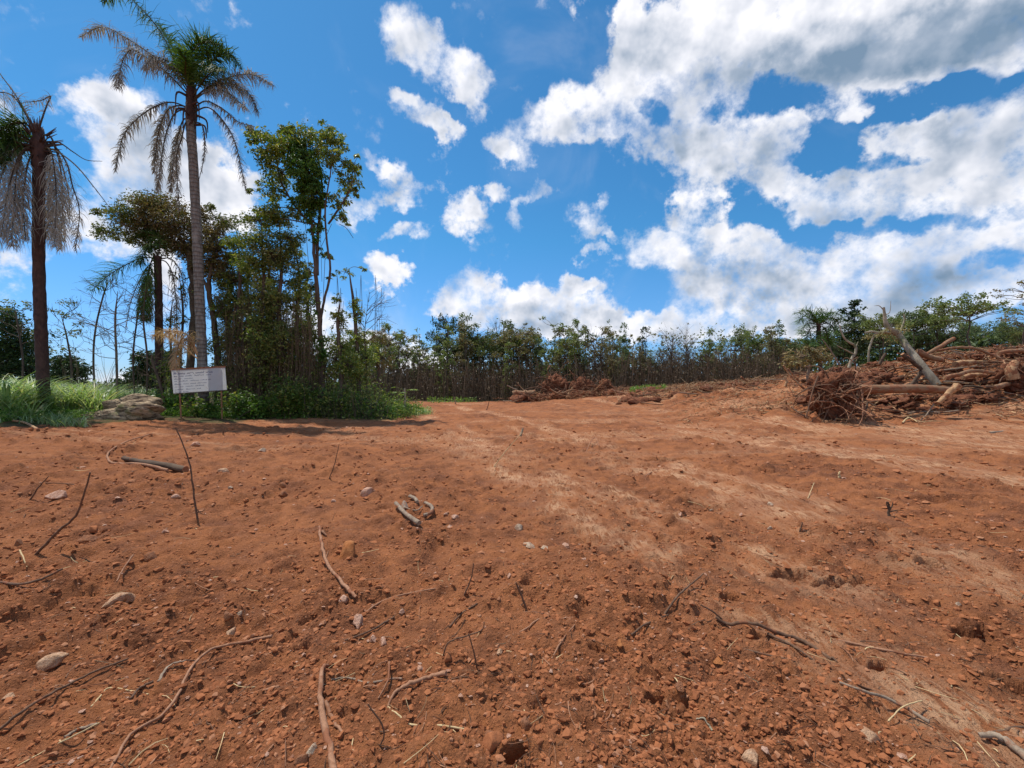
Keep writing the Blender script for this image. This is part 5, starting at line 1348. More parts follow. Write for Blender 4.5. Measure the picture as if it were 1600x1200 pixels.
def stump(name, label, c, r, seed, soilm, n_roots=70, axis=(-1, -.35, .1), trunk=None, cat='stump', trunk_mat=None):
    """an upturned root plate: earth between radiating roots, with or without its trunk"""
    rs = np.random.RandomState(seed); c = np.asarray(c, dtype=float); ax = np.array(axis, dtype=float); ax /= np.linalg.norm(ax)
    root = thing(name, label, cat, tuple(c - [0, 0, r * .7]))
    e1 = np.cross(ax, [0, 0, 1.]); e1 /= np.linalg.norm(e1); e2 = np.cross(e1, ax)
    mb = MB()
    for k in range(20):
        a = k * 2.4; q = c + (e1 * math.cos(a) + e2 * math.sin(a)) * r * .62 * rs.rand() ** .6 - ax * r * .18 * rs.rand()
        lump(mb, q, (r * .38, r * .32, r * .34), seed + k, a, 26, 16, .55, 2.6)
    mb.build('soil', soilm, root)
    rb = MB()
    for k in range(n_roots):
        a = rs.rand() * 6.283; dv = (e1 * math.cos(a) + e2 * math.sin(a)) * (.6 + .5 * rs.rand()) + ax * rs.uniform(-.1, .9); dv /= np.linalg.norm(dv)
        p0 = c + rs.normal(size=3) * r * .32; L = r * (.55 + .5 * rs.rand() + .35 * rs.rand() ** 4)
        p1 = p0 + dv * L * .5 + rs.normal(size=3) * r * .10; p2 = p0 + dv * L + rs.normal(size=3) * r * .22 - np.array([0, 0, r * .12]); p3 = p2 + rs.normal(size=3) * r * .18 - np.array([0, 0, r * .15])
        w = r * (.036 * rs.rand() ** 3 + .009)
        add_tube(rb, smooth_path([p0, p1, p2, p3], 3), np.linspace(w, w * .3, 10), 5, 0 if rs.rand() < .6 else 1)
    rb.build('roots', [M_rootdk, M_root], root)
    if trunk:
        tb = MB(); S = smooth_path(trunk[0], 7); rr = np.interp(np.linspace(0, 1, len(S)), np.linspace(0, 1, len(trunk[1])), trunk[1])
        add_tube(tb, S, rr, 14, 0, cap=True, capmat=1, bump=.07, seed=seed)
        tb.build('trunk', [trunk_mat or M_log, M_split], root)
    return root
dT = 13.6
stump('uprooted_tree', 'uprooted tree, dark root plate with its thick trunk lying to the right, before the heap', W(1303, 617, dT), .86, 3, M_earth, 130,
      axis=(-.55, -.8, .05), trunk=([W(1322, 609, dT + .2), W(1370, 608, dT), W(1425, 607, dT), W(1470, 609, dT), W(1490, 611, dT)], [.17, .135, .13, .12, .09]), cat='uprooted tree')
stump('tree_stump', 'hollow upturned stump with pale torn wood at the right end of the heap', W(1590, 588, 14.2), .55, 13, M_earth, 60, axis=(-.4, -.9, .2),
      trunk=([W(1583, 592, 14.1), W(1580, 578, 14.1), W(1586, 566, 14.2)], [.16, .13, .10]), trunk_mat=M_split)
# pale fallen trunk leaning out of the heap
t = thing('fallen_tree', 'pale-barked fallen trunk sticking up out of the heap with broken forks at its tip', 'fallen tree', tuple(W(1462, 598, 15.0)))
mb = MB()
add_tube(mb, smooth_path([W(1465, 602, 14.9), W(1440, 570, 15.2), W(1420, 545, 15.5), W(1404, 522, 15.8)], 6), np.linspace(.125, .10, 19), 12, 0, cap=True, bump=.10, seed=2); mb.build('trunk', M_pale, t)
for pp, r in [([(1404, 524), (1392, 520), (1378, 519), (1366, 522)], (.06, .035)), ([(1372, 520), (1362, 518), (1352, 520)], (.04, .035)), ([(1405, 526), (1408, 515), (1413, 500), (1412, 490)], (.04, .02)), ([(1400, 520), (1388, 512), (1383, 500), (1381, 480)], (.12, .035)),
              ([(1381, 492), (1390, 488), (1392, 470)], (.02, .006)), ([(1382, 486), (1374, 478), (1366, 478)], (.02, .006)), ([(1366, 522), (1358, 545), (1357, 566)], (.035, .03))]:
    mb = MB(); S = smooth_path(pth(pp, 15.8), 4); add_tube(mb, S, np.linspace(r[0], r[1], len(S)), 8, 0, cap=True, bump=.08, seed=3); mb.build('limb', M_pale, t)
rs = np.random.RandomState(4); mb = MB(); P, _ = crown_points(rs, W(1396, 520, 15.8), (.42, .3, .3), 420); add_leaves(mb, P, .07, rs, 0, .5)
P, _ = crown_points(rs, W(1368, 524, 15.8), (.35, .25, .16), 160); add_leaves(mb, P, .06, rs, 0, .6); mb.build('dry_leaves', leaf_mat('wilted_leaves', [(.25, .22, .10), (.38, .32, .16), (.20, .22, .07)], .2, .7), t, smooth=False)

HG = 'logs and branches of the right-hand heap'
items = [
 ('branch', 'thin pale crooked branch with two arms standing on the heap left of the fallen trunk', 'branch', pth([(1326,575),(1331,560),(1337,550),(1336,540),(1324,533),(1316,522),(1312,508)],16.5), (.05,.02), M_pale, [(pth([(1334,553),(1322,547),(1308,540)],16.5),.03),(pth([(1337,543),(1341,534)],16.5),.025)]),
 ('branch', 'thin grey stick leaning left in front of the wilted bush', 'branch', pth([(1313,572),(1298,548),(1285,530)],17.0), (.03,.012), M_stickgrey, [(pth([(1300,552),(1296,538)],17),.012)]),
 ('branch', 'dark red leaning branch bent like an elbow, under the pale trunk', 'branch', pth([(1410,553),(1426,566),(1439,577),(1432,592),(1424,603)],14.6), (.06,.055), M_logdk, []),
 ('log', 'red-brown pole pointing up to the right beyond the pale trunk', 'log', pth([(1440,558),(1462,545),(1490,529)],16.0), (.055,.075), M_log, []),
 ('log', 'long pole lying along the crest of the heap toward the right edge', 'log', pth([(1462,548),(1495,543),(1522,544),(1545,553),(1566,560)],16.5), (.05,.05), M_log, []),
 ('log', 'thick reddish log end poking left beneath the crest pole', 'log', pth([(1433,550),(1450,557),(1472,563)],15.6), (.10,.08), M_log, []),
 ('log', 'broken log with a bright split face in mid heap', 'log', pth([(1493,570),(1506,567),(1522,566)],15.2), (.11,.08), M_split, []),
 ('log', 'second broken log with a bright split face, lower and further right', 'log', pth([(1505,590),(1520,586),(1540,587)],14.6), (.09,.06), M_split, []),
 ('branch', 'long bent branch running left to right across the middle of the heap', 'branch', pth([(1476,590),(1498,585),(1520,579),(1552,582)],14.2), (.07,.05), M_log, []),
 ('plank', 'pale split slab leaning down to the left at the right end of the thick log', 'log', pth([(1497,602),(1483,615),(1466,630)],12.9), (.11,.06), M_split, []),
 ('branch', 'pale stick lying flat in front of the heap, below the slab', 'branch', [gp(1416,650)+[0,0,.05],gp(1440,648)+[0,0,.06],gp(1470,648)+[0,0,.06],gp(1497,646)+[0,0,.06]], (.035,.025), M_stickgrey, []),
 ('branch', 'short forked pale stick crossing the flat one in front of the heap', 'branch', [gp(1438,661)+[0,0,.04],gp(1448,652)+[0,0,.07],gp(1459,642)+[0,0,.16]], (.02,.015), M_stickgrey, []),
 ('branch', 'curved pale twig lying just left of the forked stick in front of the heap', 'branch', [gp(1410,664)+[0,0,.03],gp(1420,657)+[0,0,.08],gp(1436,662)+[0,0,.02]], (.025,.012), M_straw, []),
 ('branch', 'straw-coloured stalk leaning left at the left end of the heap, the longer of two', 'branch', pth([(1224,571),(1236,588),(1257,608)],14.8), (.025,.035), M_split, []),
 ('branch', 'straw-coloured stalk leaning left at the left end of the heap, the shorter of two', 'branch', pth([(1231,576),(1240,586),(1249,596)],15.0), (.022,.03), M_split, []),
 ('branch', 'pale torn root standing at the left end of the heap', 'branch', pth([(1227,604),(1229,596),(1226,590)],14.6), (.05,.02), M_split, []),
 ('branch', 'grey branch lying by the right edge of the picture below the heap', 'branch', pth([(1545,676),(1570,674),(1600,672)],11.2,.3), (.03,.03), M_stickgrey, []),
 ('branch', 'dark stick half buried below the slab, right of the forked stick', 'branch', [gp(1556,628)+[0,0,.05],gp(1575,629)+[0,0,.07],gp(1593,632)+[0,0,.05]], (.04,.03), M_logdk, []),
 ('branch', 'thin dark stick leaning down to the right in front of the root plate', 'branch', [gp(1237,642)+[0,0,.12],gp(1252,651)+[0,0,.05],gp(1272,660)+[0,0,.03]], (.022,.015), M_rootdk, []),
 ('log', 'short dark post standing beside the arched limb of the pale trunk', 'log', pth([(1374,570),(1379,560),(1384,552)],15.4), (.05,.04), M_logdk, []),
 ('log', 'log lying on the far right of the heap, highest of the pile', 'log', pth([(1560,552),(1585,548),(1625,550)],16.5), (.08,.07), M_log, []),
 ('log', 'dirt-covered log pointing at the viewer near the right edge of the heap', 'log', pth([(1552,606),(1575,600),(1610,592)],13.8,.8), (.08,.06), M_log, []),
]
for k, (nm, lb, ct, pts, r, m, ex) in enumerate(items):
    rod_thing(nm, lb, ct, pts, r, m, 9 if r[0] > .05 else 7, HG, .12, k, capmat=M_split, parts=ex)

# shared broken-branch shapes, copied one by one through the heap
def branch_mesh(seed, mat):
    rs = np.random.RandomState(seed); mb = MB()
    P = np.array([[-.5, 0, 0], [-.2, rs.normal() * .05, rs.normal() * .05], [.15, rs.normal() * .07, rs.normal() * .05], [.5, rs.normal() * .06, rs.normal() * .04]])
    S = smooth_path(P, 3); add_tube(mb, S, np.linspace(.028, .014, len(S)), 6, 0, cap=True, capmat=1, bump=.14, seed=seed)
    for _ in range(rs.randint(0, 3)):
        i = rs.randint(3, 8); v = np.array([.18 + .1 * rs.rand(), rs.normal() * .12, rs.normal() * .12]); add_tube(mb, [S[i], S[i] + v * .5 + rs.normal(size=3) * .01, S[i] + v], [.011, .008, .004], 5)
    return mb.mesh('broken_branch', [mat, M_split])
BM = [branch_mesh(200 + k, m) for k, m in enumerate([M_log, M_root, M_rootdk, M_logdk, M_log, M_rootdk, M_split, M_rootdk, M_stickgrey, M_log])]
rs = np.random.RandomState(33)
def throw(n, x0, x1, d0, d1, lmin, lmax, label, group, lift=.12, up=.22, seed=1, fat=1., az=None, allow=None):
    rs = np.random.RandomState(seed)
    for k in range(n):
        px = rs.uniform(x0, x1); d = d0 + (d1 - d0) * rs.rand(); x = (px - 800) / FP * d
        L = lmin + (lmax - lmin) * rs.rand() ** 1.7
        o = bpy.data.objects.new('broken_branch', BM[rs.randint(len(BM)) if allow is None else allow[rs.randint(len(allow))]]); COL.objects.link(o)
        o.location = (x, d, ground(x, d) + lift * rs.rand() + .02); th = fat * rs.uniform(.7, 1.7)
        o.scale = (L, L * .35 * th + .35 * th, L * .35 * th + .35 * th)
        o.rotation_euler = (rs.rand() * 6.28, rs.normal() * up, rs.normal() * .6 + (3.14 if rs.rand() < .5 else 0))
        look = {M_log: 'rough brown', M_root: 'pinkish barkless', M_rootdk: 'dark root-like', M_logdk: 'nearly black', M_split: 'pale split', M_stickgrey: 'grey weathered', M_straw: 'straw-coloured'}[o.data.materials[0]]
        size = 'long' if L > lmin + .5 * (lmax - lmin) else ('short' if L < lmin + .15 * (lmax - lmin) else 'middling')
        tag(o, size + ' ' + look + ' ' + label, 'branch', group)
throw(120, 1275, 1640, 13.6, 17.5, .4, 2.0, 'broken branch jumbled in the right-hand heap', 'broken branches jumbled in the right-hand heap', .22, .2, 34, 1.0)
throw(50, 1420, 1680, 14.5, 20, .8, 2.4, 'broken branch jumbled in the right-hand heap', 'broken branches jumbled in the right-hand heap', .30, .14, 35, 1.25)
throw(46, 980, 1250, 19, 27, .6, 1.9, 'broken branch in the straw-coloured debris band', 'broken branches in the debris band', .18, .14, 36, 1.1)
throw(40, 800, 970, 25.8, 28.2, .6, 2.0, 'broken branch in the low heap at mid distance', 'broken branches in the low middle heap', .75, .35, 37, 1.3)
# wilted bush pushed onto the heap
d = 18.0
leafy('wilted_bush', 'wilted tan and olive bush pushed over onto the left shoulder of the heap', 'bush',
      [tr0(1262, d, [(1262, 585), (1266, 568), (1270, 552)], [4, 4, 3, 1.5])], [cl(1262, 556, 34, 13, 330, d), cl(1238, 566, 20, 9, 160, d), cl(1292, 560, 24, 9, 160, d), cl(1270, 546, 18, 8, 90, d)],
      leaf_mat('wilted_bush_leaves', [(.20, .14, .06), (.30, .22, .10), (.12, .13, .04), (.38, .28, .15)], .2, .7), M_stickgrey, .11, seed=61, droop=.5, twig=.014)
# low heap in the middle: three root plates
for k, (px, py, r, dd, lb) in enumerate([(866, 607, .95, 27.6, 'red upturned stump, left one of the low heap at mid distance'), (910, 608, .85, 27.2, 'red upturned stump in the middle of the low heap at mid distance'), (944, 609, .72, 27.4, 'darker upturned stump at the right end of the low heap at mid distance')]):
    stump('tree_stump', lb, W(px, py, dd), r, 40 + k, M_earth, 110, axis=(-.3 + .3 * k, -.9, .1))
mb = MB(); rs = np.random.RandomState(77)
for k in range(34):
    q = W(rs.uniform(812, 965), 0, rs.uniform(26.4, 28.2)); q[2] = ground(q[0], q[1]) + .08; r_ = rs.uniform(.22, .5); lump(mb, q, (r_ * 1.3, r_, r_ * .8), 300 + k, rs.rand() * 6, 22, 14, .6, 2.6)
tag(mb.build('soil_heap', M_earth), 'long low bank of pushed-up red soil under the middle stumps', 'soil heap', None, 'stuff')
mb = MB()
for k in range(150):
    px_ = rs.uniform(1240, 1680); q = W(px_, 0, rs.uniform(13.6, 20)); q[2] = ground(q[0], q[1]) + rs.uniform(-.05, .12); r_ = rs.uniform(.08, .30); lump(mb, q, (r_ * 1.6, r_, r_ * .55), 400 + k, rs.rand() * 6, 22, 14, .6, 2.6)
for k in range(70):
    px_ = rs.uniform(965, 1250); q = W(px_, 0, rs.uniform(21, 28)); q[2] = ground(q[0], q[1]) + .03; r_ = rs.uniform(.10, .34); lump(mb, q, (r_ * 1.5, r_, r_ * .7), 600 + k, rs.rand() * 6, 18, 12, .6, 2.6)
tag(mb.build('earth_lumps', M_earth), 'lumps of red earth among the branches of the right-hand heap', 'soil', None, 'stuff')
rod_thing('log', 'short log end lying at the left end of the low heap at mid distance', 'log', pth([(802, 616), (818, 615), (836, 614)], 27), (.18, .16), M_log, 9, None, .1, 5, capmat=M_split)
rod_thing('branch', 'pale torn root leaning against the middle stump of the low heap', 'branch', pth([(886, 622), (890, 614), (895, 605)], 26.3), (.10, .05), M_split, 7)
rod_thing('branch', 'pale root lying right of the low heap, pointing right', 'branch', pth([(955, 609), (968, 613), (990, 616)], 26.0), (.08, .05), M_root, 7)
rod_thing('branch', 'thin pale stick sticking up left of the low heap', 'branch', pth([(808, 609), (800, 606), (792, 602)], 26.5), (.05, .03), M_stickgrey, 6)

# ---- fine debris: too much to count
M_straw2 = wood_mat('dusty_straw', (.36, .23, .12), (.50, .35, .20), None, 30, (1, 1, 1), bd=.003, soil=.4)
M_root2 = wood_mat('dusty_roots', (.17, .075, .04), (.30, .135, .07), None, 30, (1, 1, 1), bd=.003, soil=.6)
def rubble(n, x0, x1, d0, d1, seed, hmax, sticks, brush, clodn, name, label, straw=.5, lenm=.5):
    rs = np.random.RandomState(seed); mb = MB()
    def scatter_px(n, x0, x1, d0, d1, rs):      # thins out towards the viewer and to both ends
        d = d1 - (d1 - d0) * rs.rand(n) ** 1.5; c = rs.beta(1.6, 1.25, n); px = x0 + (x1 - x0) * c + 22 * rs.normal(size=n)
        d = d + .8 * vnoise(px / 30., d * .3, 8) * 2; return (px - 800) / FP * d, d, px
    x, y, px = scatter_px(sticks, x0, x1, d0, d1, rs); z = ground(x, y) + hmax * rs.rand(sticks) ** 1.5
    a = rs.normal(size=sticks) * .8; L = lenm * (.3 + rs.rand(sticks) ** 2 * 1.4)
    A = np.stack([x, y, z], -1); Bp = A + np.stack([np.cos(a) * L, np.sin(a) * L, rs.normal(size=sticks) * .22 * L], -1)
    half = rs.rand(sticks) < straw; w = .005 + .010 * rs.rand(sticks)
    add_many_tubes(mb, A[half], Bp[half], w[half] * 1.1, w[half] * .5, 0, 3, 2, .1, rs); add_many_tubes(mb, A[~half], Bp[~half], w[~half] * 1.3, w[~half] * .6, 1, 3, 2, .1, rs)
    x, y, px = scatter_px(brush, x0, x1, d0, d1, rs); z = ground(x, y) + hmax * rs.rand(brush) ** 1.6
    add_leaves(mb, np.stack([x, y, z], -1), .10, rs, 2, 0, .3)
    o = mass(name, label, 'debris', mb, [M_straw2, M_root2, M_brush])
    return o
rubble(0, 1235, 1760, 13.0, 21, 51, .20, 1900, 6000, 0, 'heap_litter', 'twigs, bark and dead leaves all through the right-hand heap', .45, .5)
rubble(0, 960, 1250, 21.0, 30, 52, .25, 2600, 9000, 0, 'straw_litter', 'straw-coloured twigs and dead leaves in the debris band left of the heap', .7, .6)
rubble(0, 1040, 1290, 14.5, 23, 55, .12, 1000, 2200, 0, 'straw_litter', 'thin scatter of straw-coloured twigs on the slope left of the uprooted tree', .6, .45)
rubble(0, 795, 975, 25.3, 28.8, 53, .40, 1100, 1500, 0, 'root_litter', 'small red roots and twigs through the low heap at mid distance', .25, .5)
hb = MB(); rs = np.random.RandomState(54); x, y, px = scatter_px(1600, 985, 1040, 25.5, 28.5, rs); add_leaves(hb, np.stack([x, y, ground(x, y) + .32 * rs.rand(1600)], -1), .11, rs, 0, -.1)
x, y, px = scatter_px(500, 668, 745, 33, 37, rs); add_leaves(hb, np.stack([x, y, ground(x, y) + .4 * rs.rand(500)], -1), .14, rs, 0, -.1)
mass('weed_patch', 'green weed patch in the debris band and along the foot of the far trees', 'weeds', hb, [M_herb])

# ------------------------------------------------------------------ sticks and roots lying in the foreground
def lying(label, pp, r, mat, cat='stick', name='stick', lifts=None, parts=(), n=7, seed=None, bump=.14, squash=1.):
    r = (r[0] * .8, r[1] * .8); pts = []
    for i, (a, b) in enumerate(pp):
        p = gp(a, b); rr = np.interp(i / max(1, len(pp) - 1), [0, 1], [r[0], r[1]]); p[2] += rr * .3 + (lifts[i] * .7 if lifts else 0); pts.append(p)
    pr = []
    for (qq, r2) in parts:
        ps = [gp(a, b) + np.array([0, 0, r2 * .6]) for (a, b) in qq]; ps[0] = ps[0]; pr.append((ps, r2))
    return rod_thing(name, label, cat, pts, r, mat, n, None, bump, seed or int(pp[0][0]) % 97, capmat=M_split if mat in (M_logdk, M_log) else None, parts=pr, squash=squash)
def standing(label, pp, r, mat, lean=0., cat='twig', name='twig', parts=(), n=6):
    base = gp(*pp[0]); d = base[1]
    P = [base - [0, 0, .04]] + [W(a, b, d + lean * i / len(pp)) for i, (a, b) in enumerate(pp)][1:]
    pr = [([W(a, b, d + lean * .5) for (a, b) in qq], r2) for (qq, r2) in parts]
    return rod_thing(name, label, cat, P, r, mat, n, None, .1, int(pp[0][0]) % 97, parts=pr)
lying('thick short dark log lying at mid-left with a pale cut right end', [(193,717),(242,727),(290,737)], (.05,.075), M_logdk, 'log', 'log', n=11, lifts=[.0,.0,.01])
lying('long curved root hooking round the left end of the short dark log', [(238,679),(205,690),(180,702),(168,714),(176,724),(225,728),(262,738)], (.018,.028), M_root, lifts=[.02,.05,.05,.02,.0,.01,.02])
lying('pinkish curved root with a knobbed top, just left of the orange stone', [(499,828),(502,850),(510,882),(528,908),(546,928),(557,940)], (.017,.015), M_root, parts=[([(503,834),(510,840)],.016),([(508,876),(513,862)],.006)], lifts=[.03,.04,.03,.02,.03,.02])
lying('thick pale root running out of the bottom of the picture, left of centre', [(512,1042),(504,1056),(501,1095),(508,1145),(522,1215)], (.010,.020), M_root, n=9, lifts=[0,.03,.02,.01,.01])
lying('shorter pale root forking right off the thick one at the bottom', [(508,1102),(520,1128),(535,1148)], (.013,.007), M_root)
lying('thin grey stick lying level, right of the thick pale root at the bottom', [(518,1063),(545,1066),(575,1068),(610,1064),(628,1068)], (.006,.008), M_stickgrey)
lying('short twig crossing the right end of the level grey stick', [(608,1045),(606,1070),(591,1094)], (.006,.005), M_root, lifts=[.03,.03,0])
lying('hooked root with a knob at its upper right end, right of the crossing twig', [(697,1058),(670,1066),(640,1074),(617,1090),(606,1105)], (.014,.007), M_root, lifts=[.02,.03,.02,.01,0])
lying('thin pale root zigzagging right from the foot of the hooked root', [(606,1105),(622,1122),(642,1138),(690,1141),(735,1142)], (.005,.006), M_straw)
lying('straight dark twig pointing up-right above the thick pale root', [(512,1016),(560,1000),(595,982),(616,970)], (.006,.008), M_rootdk, lifts=[0,.02,.02,.01])
lying('long thin root lying between the dark hollow and the centre of the picture', [(572,958),(598,940),(640,930),(700,917)], (.009,.006), M_root)
lying('long dark stick reaching from the left edge up to the right, lower left', [(-12,1156),(45,1112),(100,1080),(150,1056),(200,1036)], (.009,.007), M_rootdk, lifts=[0,.02,.02,.03,.03])
lying('longest pale root curving from the bottom up to the right, lower left', [(172,1208),(205,1158),(252,1128),(280,1090),(300,1052),(335,1020),(380,1006),(425,996)], (.007,.010), M_root, lifts=[.0,.02,.01,.02,.03,.03,.01,.0])
lying('dark curved bark strip lying against the longest pale root', [(247,1068),(262,1050),(285,1040),(308,1034)], (.010,.007), M_stickgrey, squash=.5, lifts=[0,.03,.03,.01])
lying('yellow straw bent over a grey stick near the bottom left corner', [(18,1204),(60,1182),(95,1168),(155,1135)], (.0045,.004), M_straw, parts=[([(96,1172),(93,1160),(103,1158)],.004)])
lying('short grey stick under the bent straw at the bottom left', [(100,1156),(125,1145),(152,1133)], (.009,.009), M_stickgrey)
lying('thin pale root making an angle, left of the dark bark strip', [(142,1106),(158,1092),(171,1079),(200,1083),(232,1087)], (.006,.005), M_straw)
lying('short pinkish stick pointing up-right, left of the thick pale root', [(362,1102),(400,1083),(432,1075),(465,1066)], (.007,.009), M_root)
lying('pale root along the bottom edge leading up to the right, lower left', [(228,1205),(262,1170),(300,1147)], (.006,.004), M_root)
lying('dark curved stick reaching in from the left edge at mid height', [(-10,914),(30,917),(65,910),(98,896)], (.012,.010), M_rootdk, parts=[([(20,917),(60,925),(80,915)],.006)], lifts=[.02,.03,.03,.04])
lying('dark slanting twig right of the two pebbles, lower centre', [(1038,962),(1058,940),(1078,922),(1099,908)], (.010,.006), M_rootdk, lifts=[.0,.03,.04,.05])
lying('shorter dark slanting twig parallel below the first, lower centre', [(986,996),(1010,980),(1044,965)], (.009,.007), M_rootdk, lifts=[.0,.02,.02])
lying('long dark branch half sunk in soil, lower right of centre', [(1118,970),(1138,982),(1175,985),(1215,996),(1255,1006),(1300,1032)], (.013,.014), M_rootdk, n=9, parts=[([(1200,992),(1240,1012),(1282,1042)],.009),([(1300,1030),(1308,1038)],.008)], lifts=[.02,.03,.03,.02,.02,.0])
lying('long pale split stick with a dark shadow under it, lower right', [(1312,1070),(1350,1090),(1400,1115),(1452,1136)], (.006,.011), M_stickgrey, lifts=[.01,.04,.04,.02])
lying('dark half-buried stick just above the long split stick, lower right', [(1318,1066),(1360,1082),(1400,1098)], (.007,.006), M_rootdk)
lying('bright yellow straw crossing the long split stick, lower right', [(1388,1137),(1412,1124),(1441,1107)], (.0042,.0036), M_straw, lifts=[.02,.07,.05])
lying('pale grey twig lying level, lower right between the pits', [(1310,1002),(1350,1010),(1395,1020),(1450,1030)], (.009,.007), M_root)
lying('thick grey split stick in a dark furrow at the bottom right corner', [(1530,1158),(1560,1168),(1590,1183),(1625,1205)], (.012,.020), M_stickgrey, n=9, lifts=[.02,.03,.02,.0])
lying('thin pale straw beside the thick split stick in the bottom right corner', [(1523,1160),(1540,1176),(1562,1200)], (.003,.003), M_straw)
lying('dark stick reaching in from the right edge near the bottom right corner', [(1545,1150),(1572,1142),(1612,1140)], (.009,.009), M_rootdk)
lying('chalk-white curved bark piece below centre right', [(1088,1124),(1100,1128),(1108,1136),(1113,1144)], (.006,.007), M_pale, squash=.5, cat='bark piece', name='bark_piece')
lying('tiny white curled bark piece near the bottom centre', [(1004,1150),(1003,1157),(1007,1165)], (.004,.004), M_pale, squash=.5, cat='bark piece', name='bark_piece')
lying('pale straw stalk lying across the smooth ground right of centre', [(1262,780),(1272,764)], (.006,.005), M_straw, lifts=[.0,.12])
lying('pinkish twig right of the thin straw, upper middle of the bare ground', [(1008,744),(1018,738),(1027,733)], (.010,.008), M_root)
lying('looped twig lying left of the pinkish twig, upper middle of the bare ground', [(914,712),(922,698),(930,690),(936,698)], (.010,.008), M_root, lifts=[0,.1,.15,.03])
lying('dark short stick at the top edge of the bare ground, right of the boulder', [(292,690),(308,680),(320,672)], (.02,.015), M_rootdk, lifts=[0,.03,.03])
lying('orange split branch lying on the edge of the tall grass at far left', [(20,661),(38,664),(60,674)], (.03,.04), M_split, lifts=[.05,.06,.05], cat='branch', name='branch')
lying('thin stick stretched level on the soil, mid-left', [(70,756),(105,758),(140,762)], (.009,.006), M_rootdk)
lying('small forked pale straw left of the flat pale stone', [(182,915),(192,900),(208,880)], (.006,.009), M_root, parts=[([(168,892),(192,886)],.003)], lifts=[.0,.05,.08])
lying('pale straw standing out of a dark clump at the left edge', [(31,868),(38,880),(42,888)], (.008,.006), M_straw, lifts=[.06,.02,0])
lying('curved twig lying left of the dark leaning twig at lower centre', [(790,1000),(820,985),(838,972),(852,967)], (.008,.006), M_root)
lying('twig trio member slanting up-right below the leaning dark twig', [(862,1032),(880,1002),(898,980)], (.007,.005), M_root)
lying('short brown twig lying lower centre, right of the long thin root', [(702,982),(720,965),(746,945)], (.008,.006), M_rootdk)
lying('short pale peg beside the dark gap at lower right of centre', [(1040,1105),(1045,1113),(1046,1120)], (.008,.008), M_split)
lying('dark slanting twig pointing to the far trees, lower left', [(203,1098),(220,1085),(240,1075)], (.007,.010), M_rootdk, lifts=[.02,.02,.02])
lying('thin root lying level across the lower right, left of the pit', [(1140,1012),(1180,1028),(1240,1035)], (.006,.006), M_rootdk)

standing('tallest bare twig standing upright at mid-left, leaning left', [(309,812),(303,775),(298,735),(290,705),(275,668)], (.011,.006), M_rootdk, .1, parts=[([(303,790),(314,802),(322,804)],.006)])
standing('long reddish twig leaning to the right near the left edge', [(52,866),(85,836),(118,806),(129,778),(141,738)], (.013,.007), M_rootdk, -.1, parts=[([(129,778),(132,774)],.008)])
standing('short thin twig leaning right beside the long reddish one', [(43,782),(60,762),(76,744)], (.010,.006), M_rootdk)
standing('thin straight twig standing upper left of centre', [(513,748),(522,728),(530,694)], (.009,.005), M_rootdk, parts=[([(513,748),(500,750)],.006)])
standing('thin pale straw leaning right in the middle distance', [(769,730),(790,705),(816,676)], (.010,.006), M_straw)
standing('dark peg leaning left at lower centre', [(826,953),(816,934),(806,910)], (.009,.006), M_rootdk, parts=[([(820,940),(812,948),(810,955)],.005)])
standing('small dark twig standing upright right of the lower-left roots', [(747,1048),(740,1018),(732,990)], (.005,.003), M_rootdk)
standing('curved thin twig arching over the small upright one', [(689,1030),(700,1005),(725,995),(752,985),(757,972)], (.005,.003), M_rootdk)
standing('small dark three-pronged stub standing on the smooth ground at right', [(1388,806),(1390,796),(1388,784)], (.018,.010), M_logdk, parts=[([(1390,798),(1386,790),(1385,784)],.010),([(1390,797),(1394,790),(1395,785)],.010),([(1390,800),(1402,797),(1412,798)],.008)])
standing('curved dark hook of root standing left of the pronged stub', [(1240,838),(1250,828),(1254,816)], (.010,.006), M_rootdk)
standing('thin pale stake at the foot of the far trees, centre', [(712,632),(711,626),(710,620)], (.04,.03), M_stickgrey)
standing('short reddish peg standing left of centre at the edge of the clearing', [(760,641),(763,632),(764,627)], (.035,.02), M_root)
standing('white bark curl standing in the upper middle of the bare ground', [(812,682),(816,674),(817,669)], (.035,.02), M_pale)
standing('pair of short dark twigs standing at the clearing edge below the board', [(348,678),(350,672),(351,667)], (.014,.008), M_rootdk, parts=[([(348,678),(354,674),(355,670)],.010)])
standing('thin twig standing lower left of centre above the white shell', [(575,1100),(600,1140),(590,1165)][::-1], (.004,.003), M_rootdk)
standing('thin upright twig by the dark leaning peg, lower centre', [(722,935),(736,905),(740,880)], (.006,.004), M_rootdk)
standing('short straw standing on the scraped ground at right', [(1312,747),(1311,742),(1312,737)], (.02,.012), M_straw)
standing('thin leaning twig at lower right of centre beside the slanting twigs', [(1138,972),(1120,960),(1095,945)], (.007,.005), M_rootdk)

# little broken shrub clump in the middle with a pale stone on it
cc = gp(640, 800)
t = thing('root_tangle', 'small tangle of grey sticks and curled bark left of centre', 'roots', tuple(cc))
for pp, r in [([(618,794),(630,805),(642,814),(655,824)], (.020,.026)), ([(622,800),(630,797),(650,802),(660,795)], (.008,.006)), ([(664,790),(674,796),(674,806),(662,811)], (.018,.022)), ([(640,780),(648,784),(652,790)], (.022,.02))]:
    mb = MB(); S = smooth_path([gp(a, b) + np.array([0, 0, .03 + .5 * r[0]]) for a, b in pp], 4); add_tube(mb, S, np.linspace(r[0], r[1], len(S)), 7, 0, cap=True, bump=.15); mb.build('stick', M_stickgrey, t)

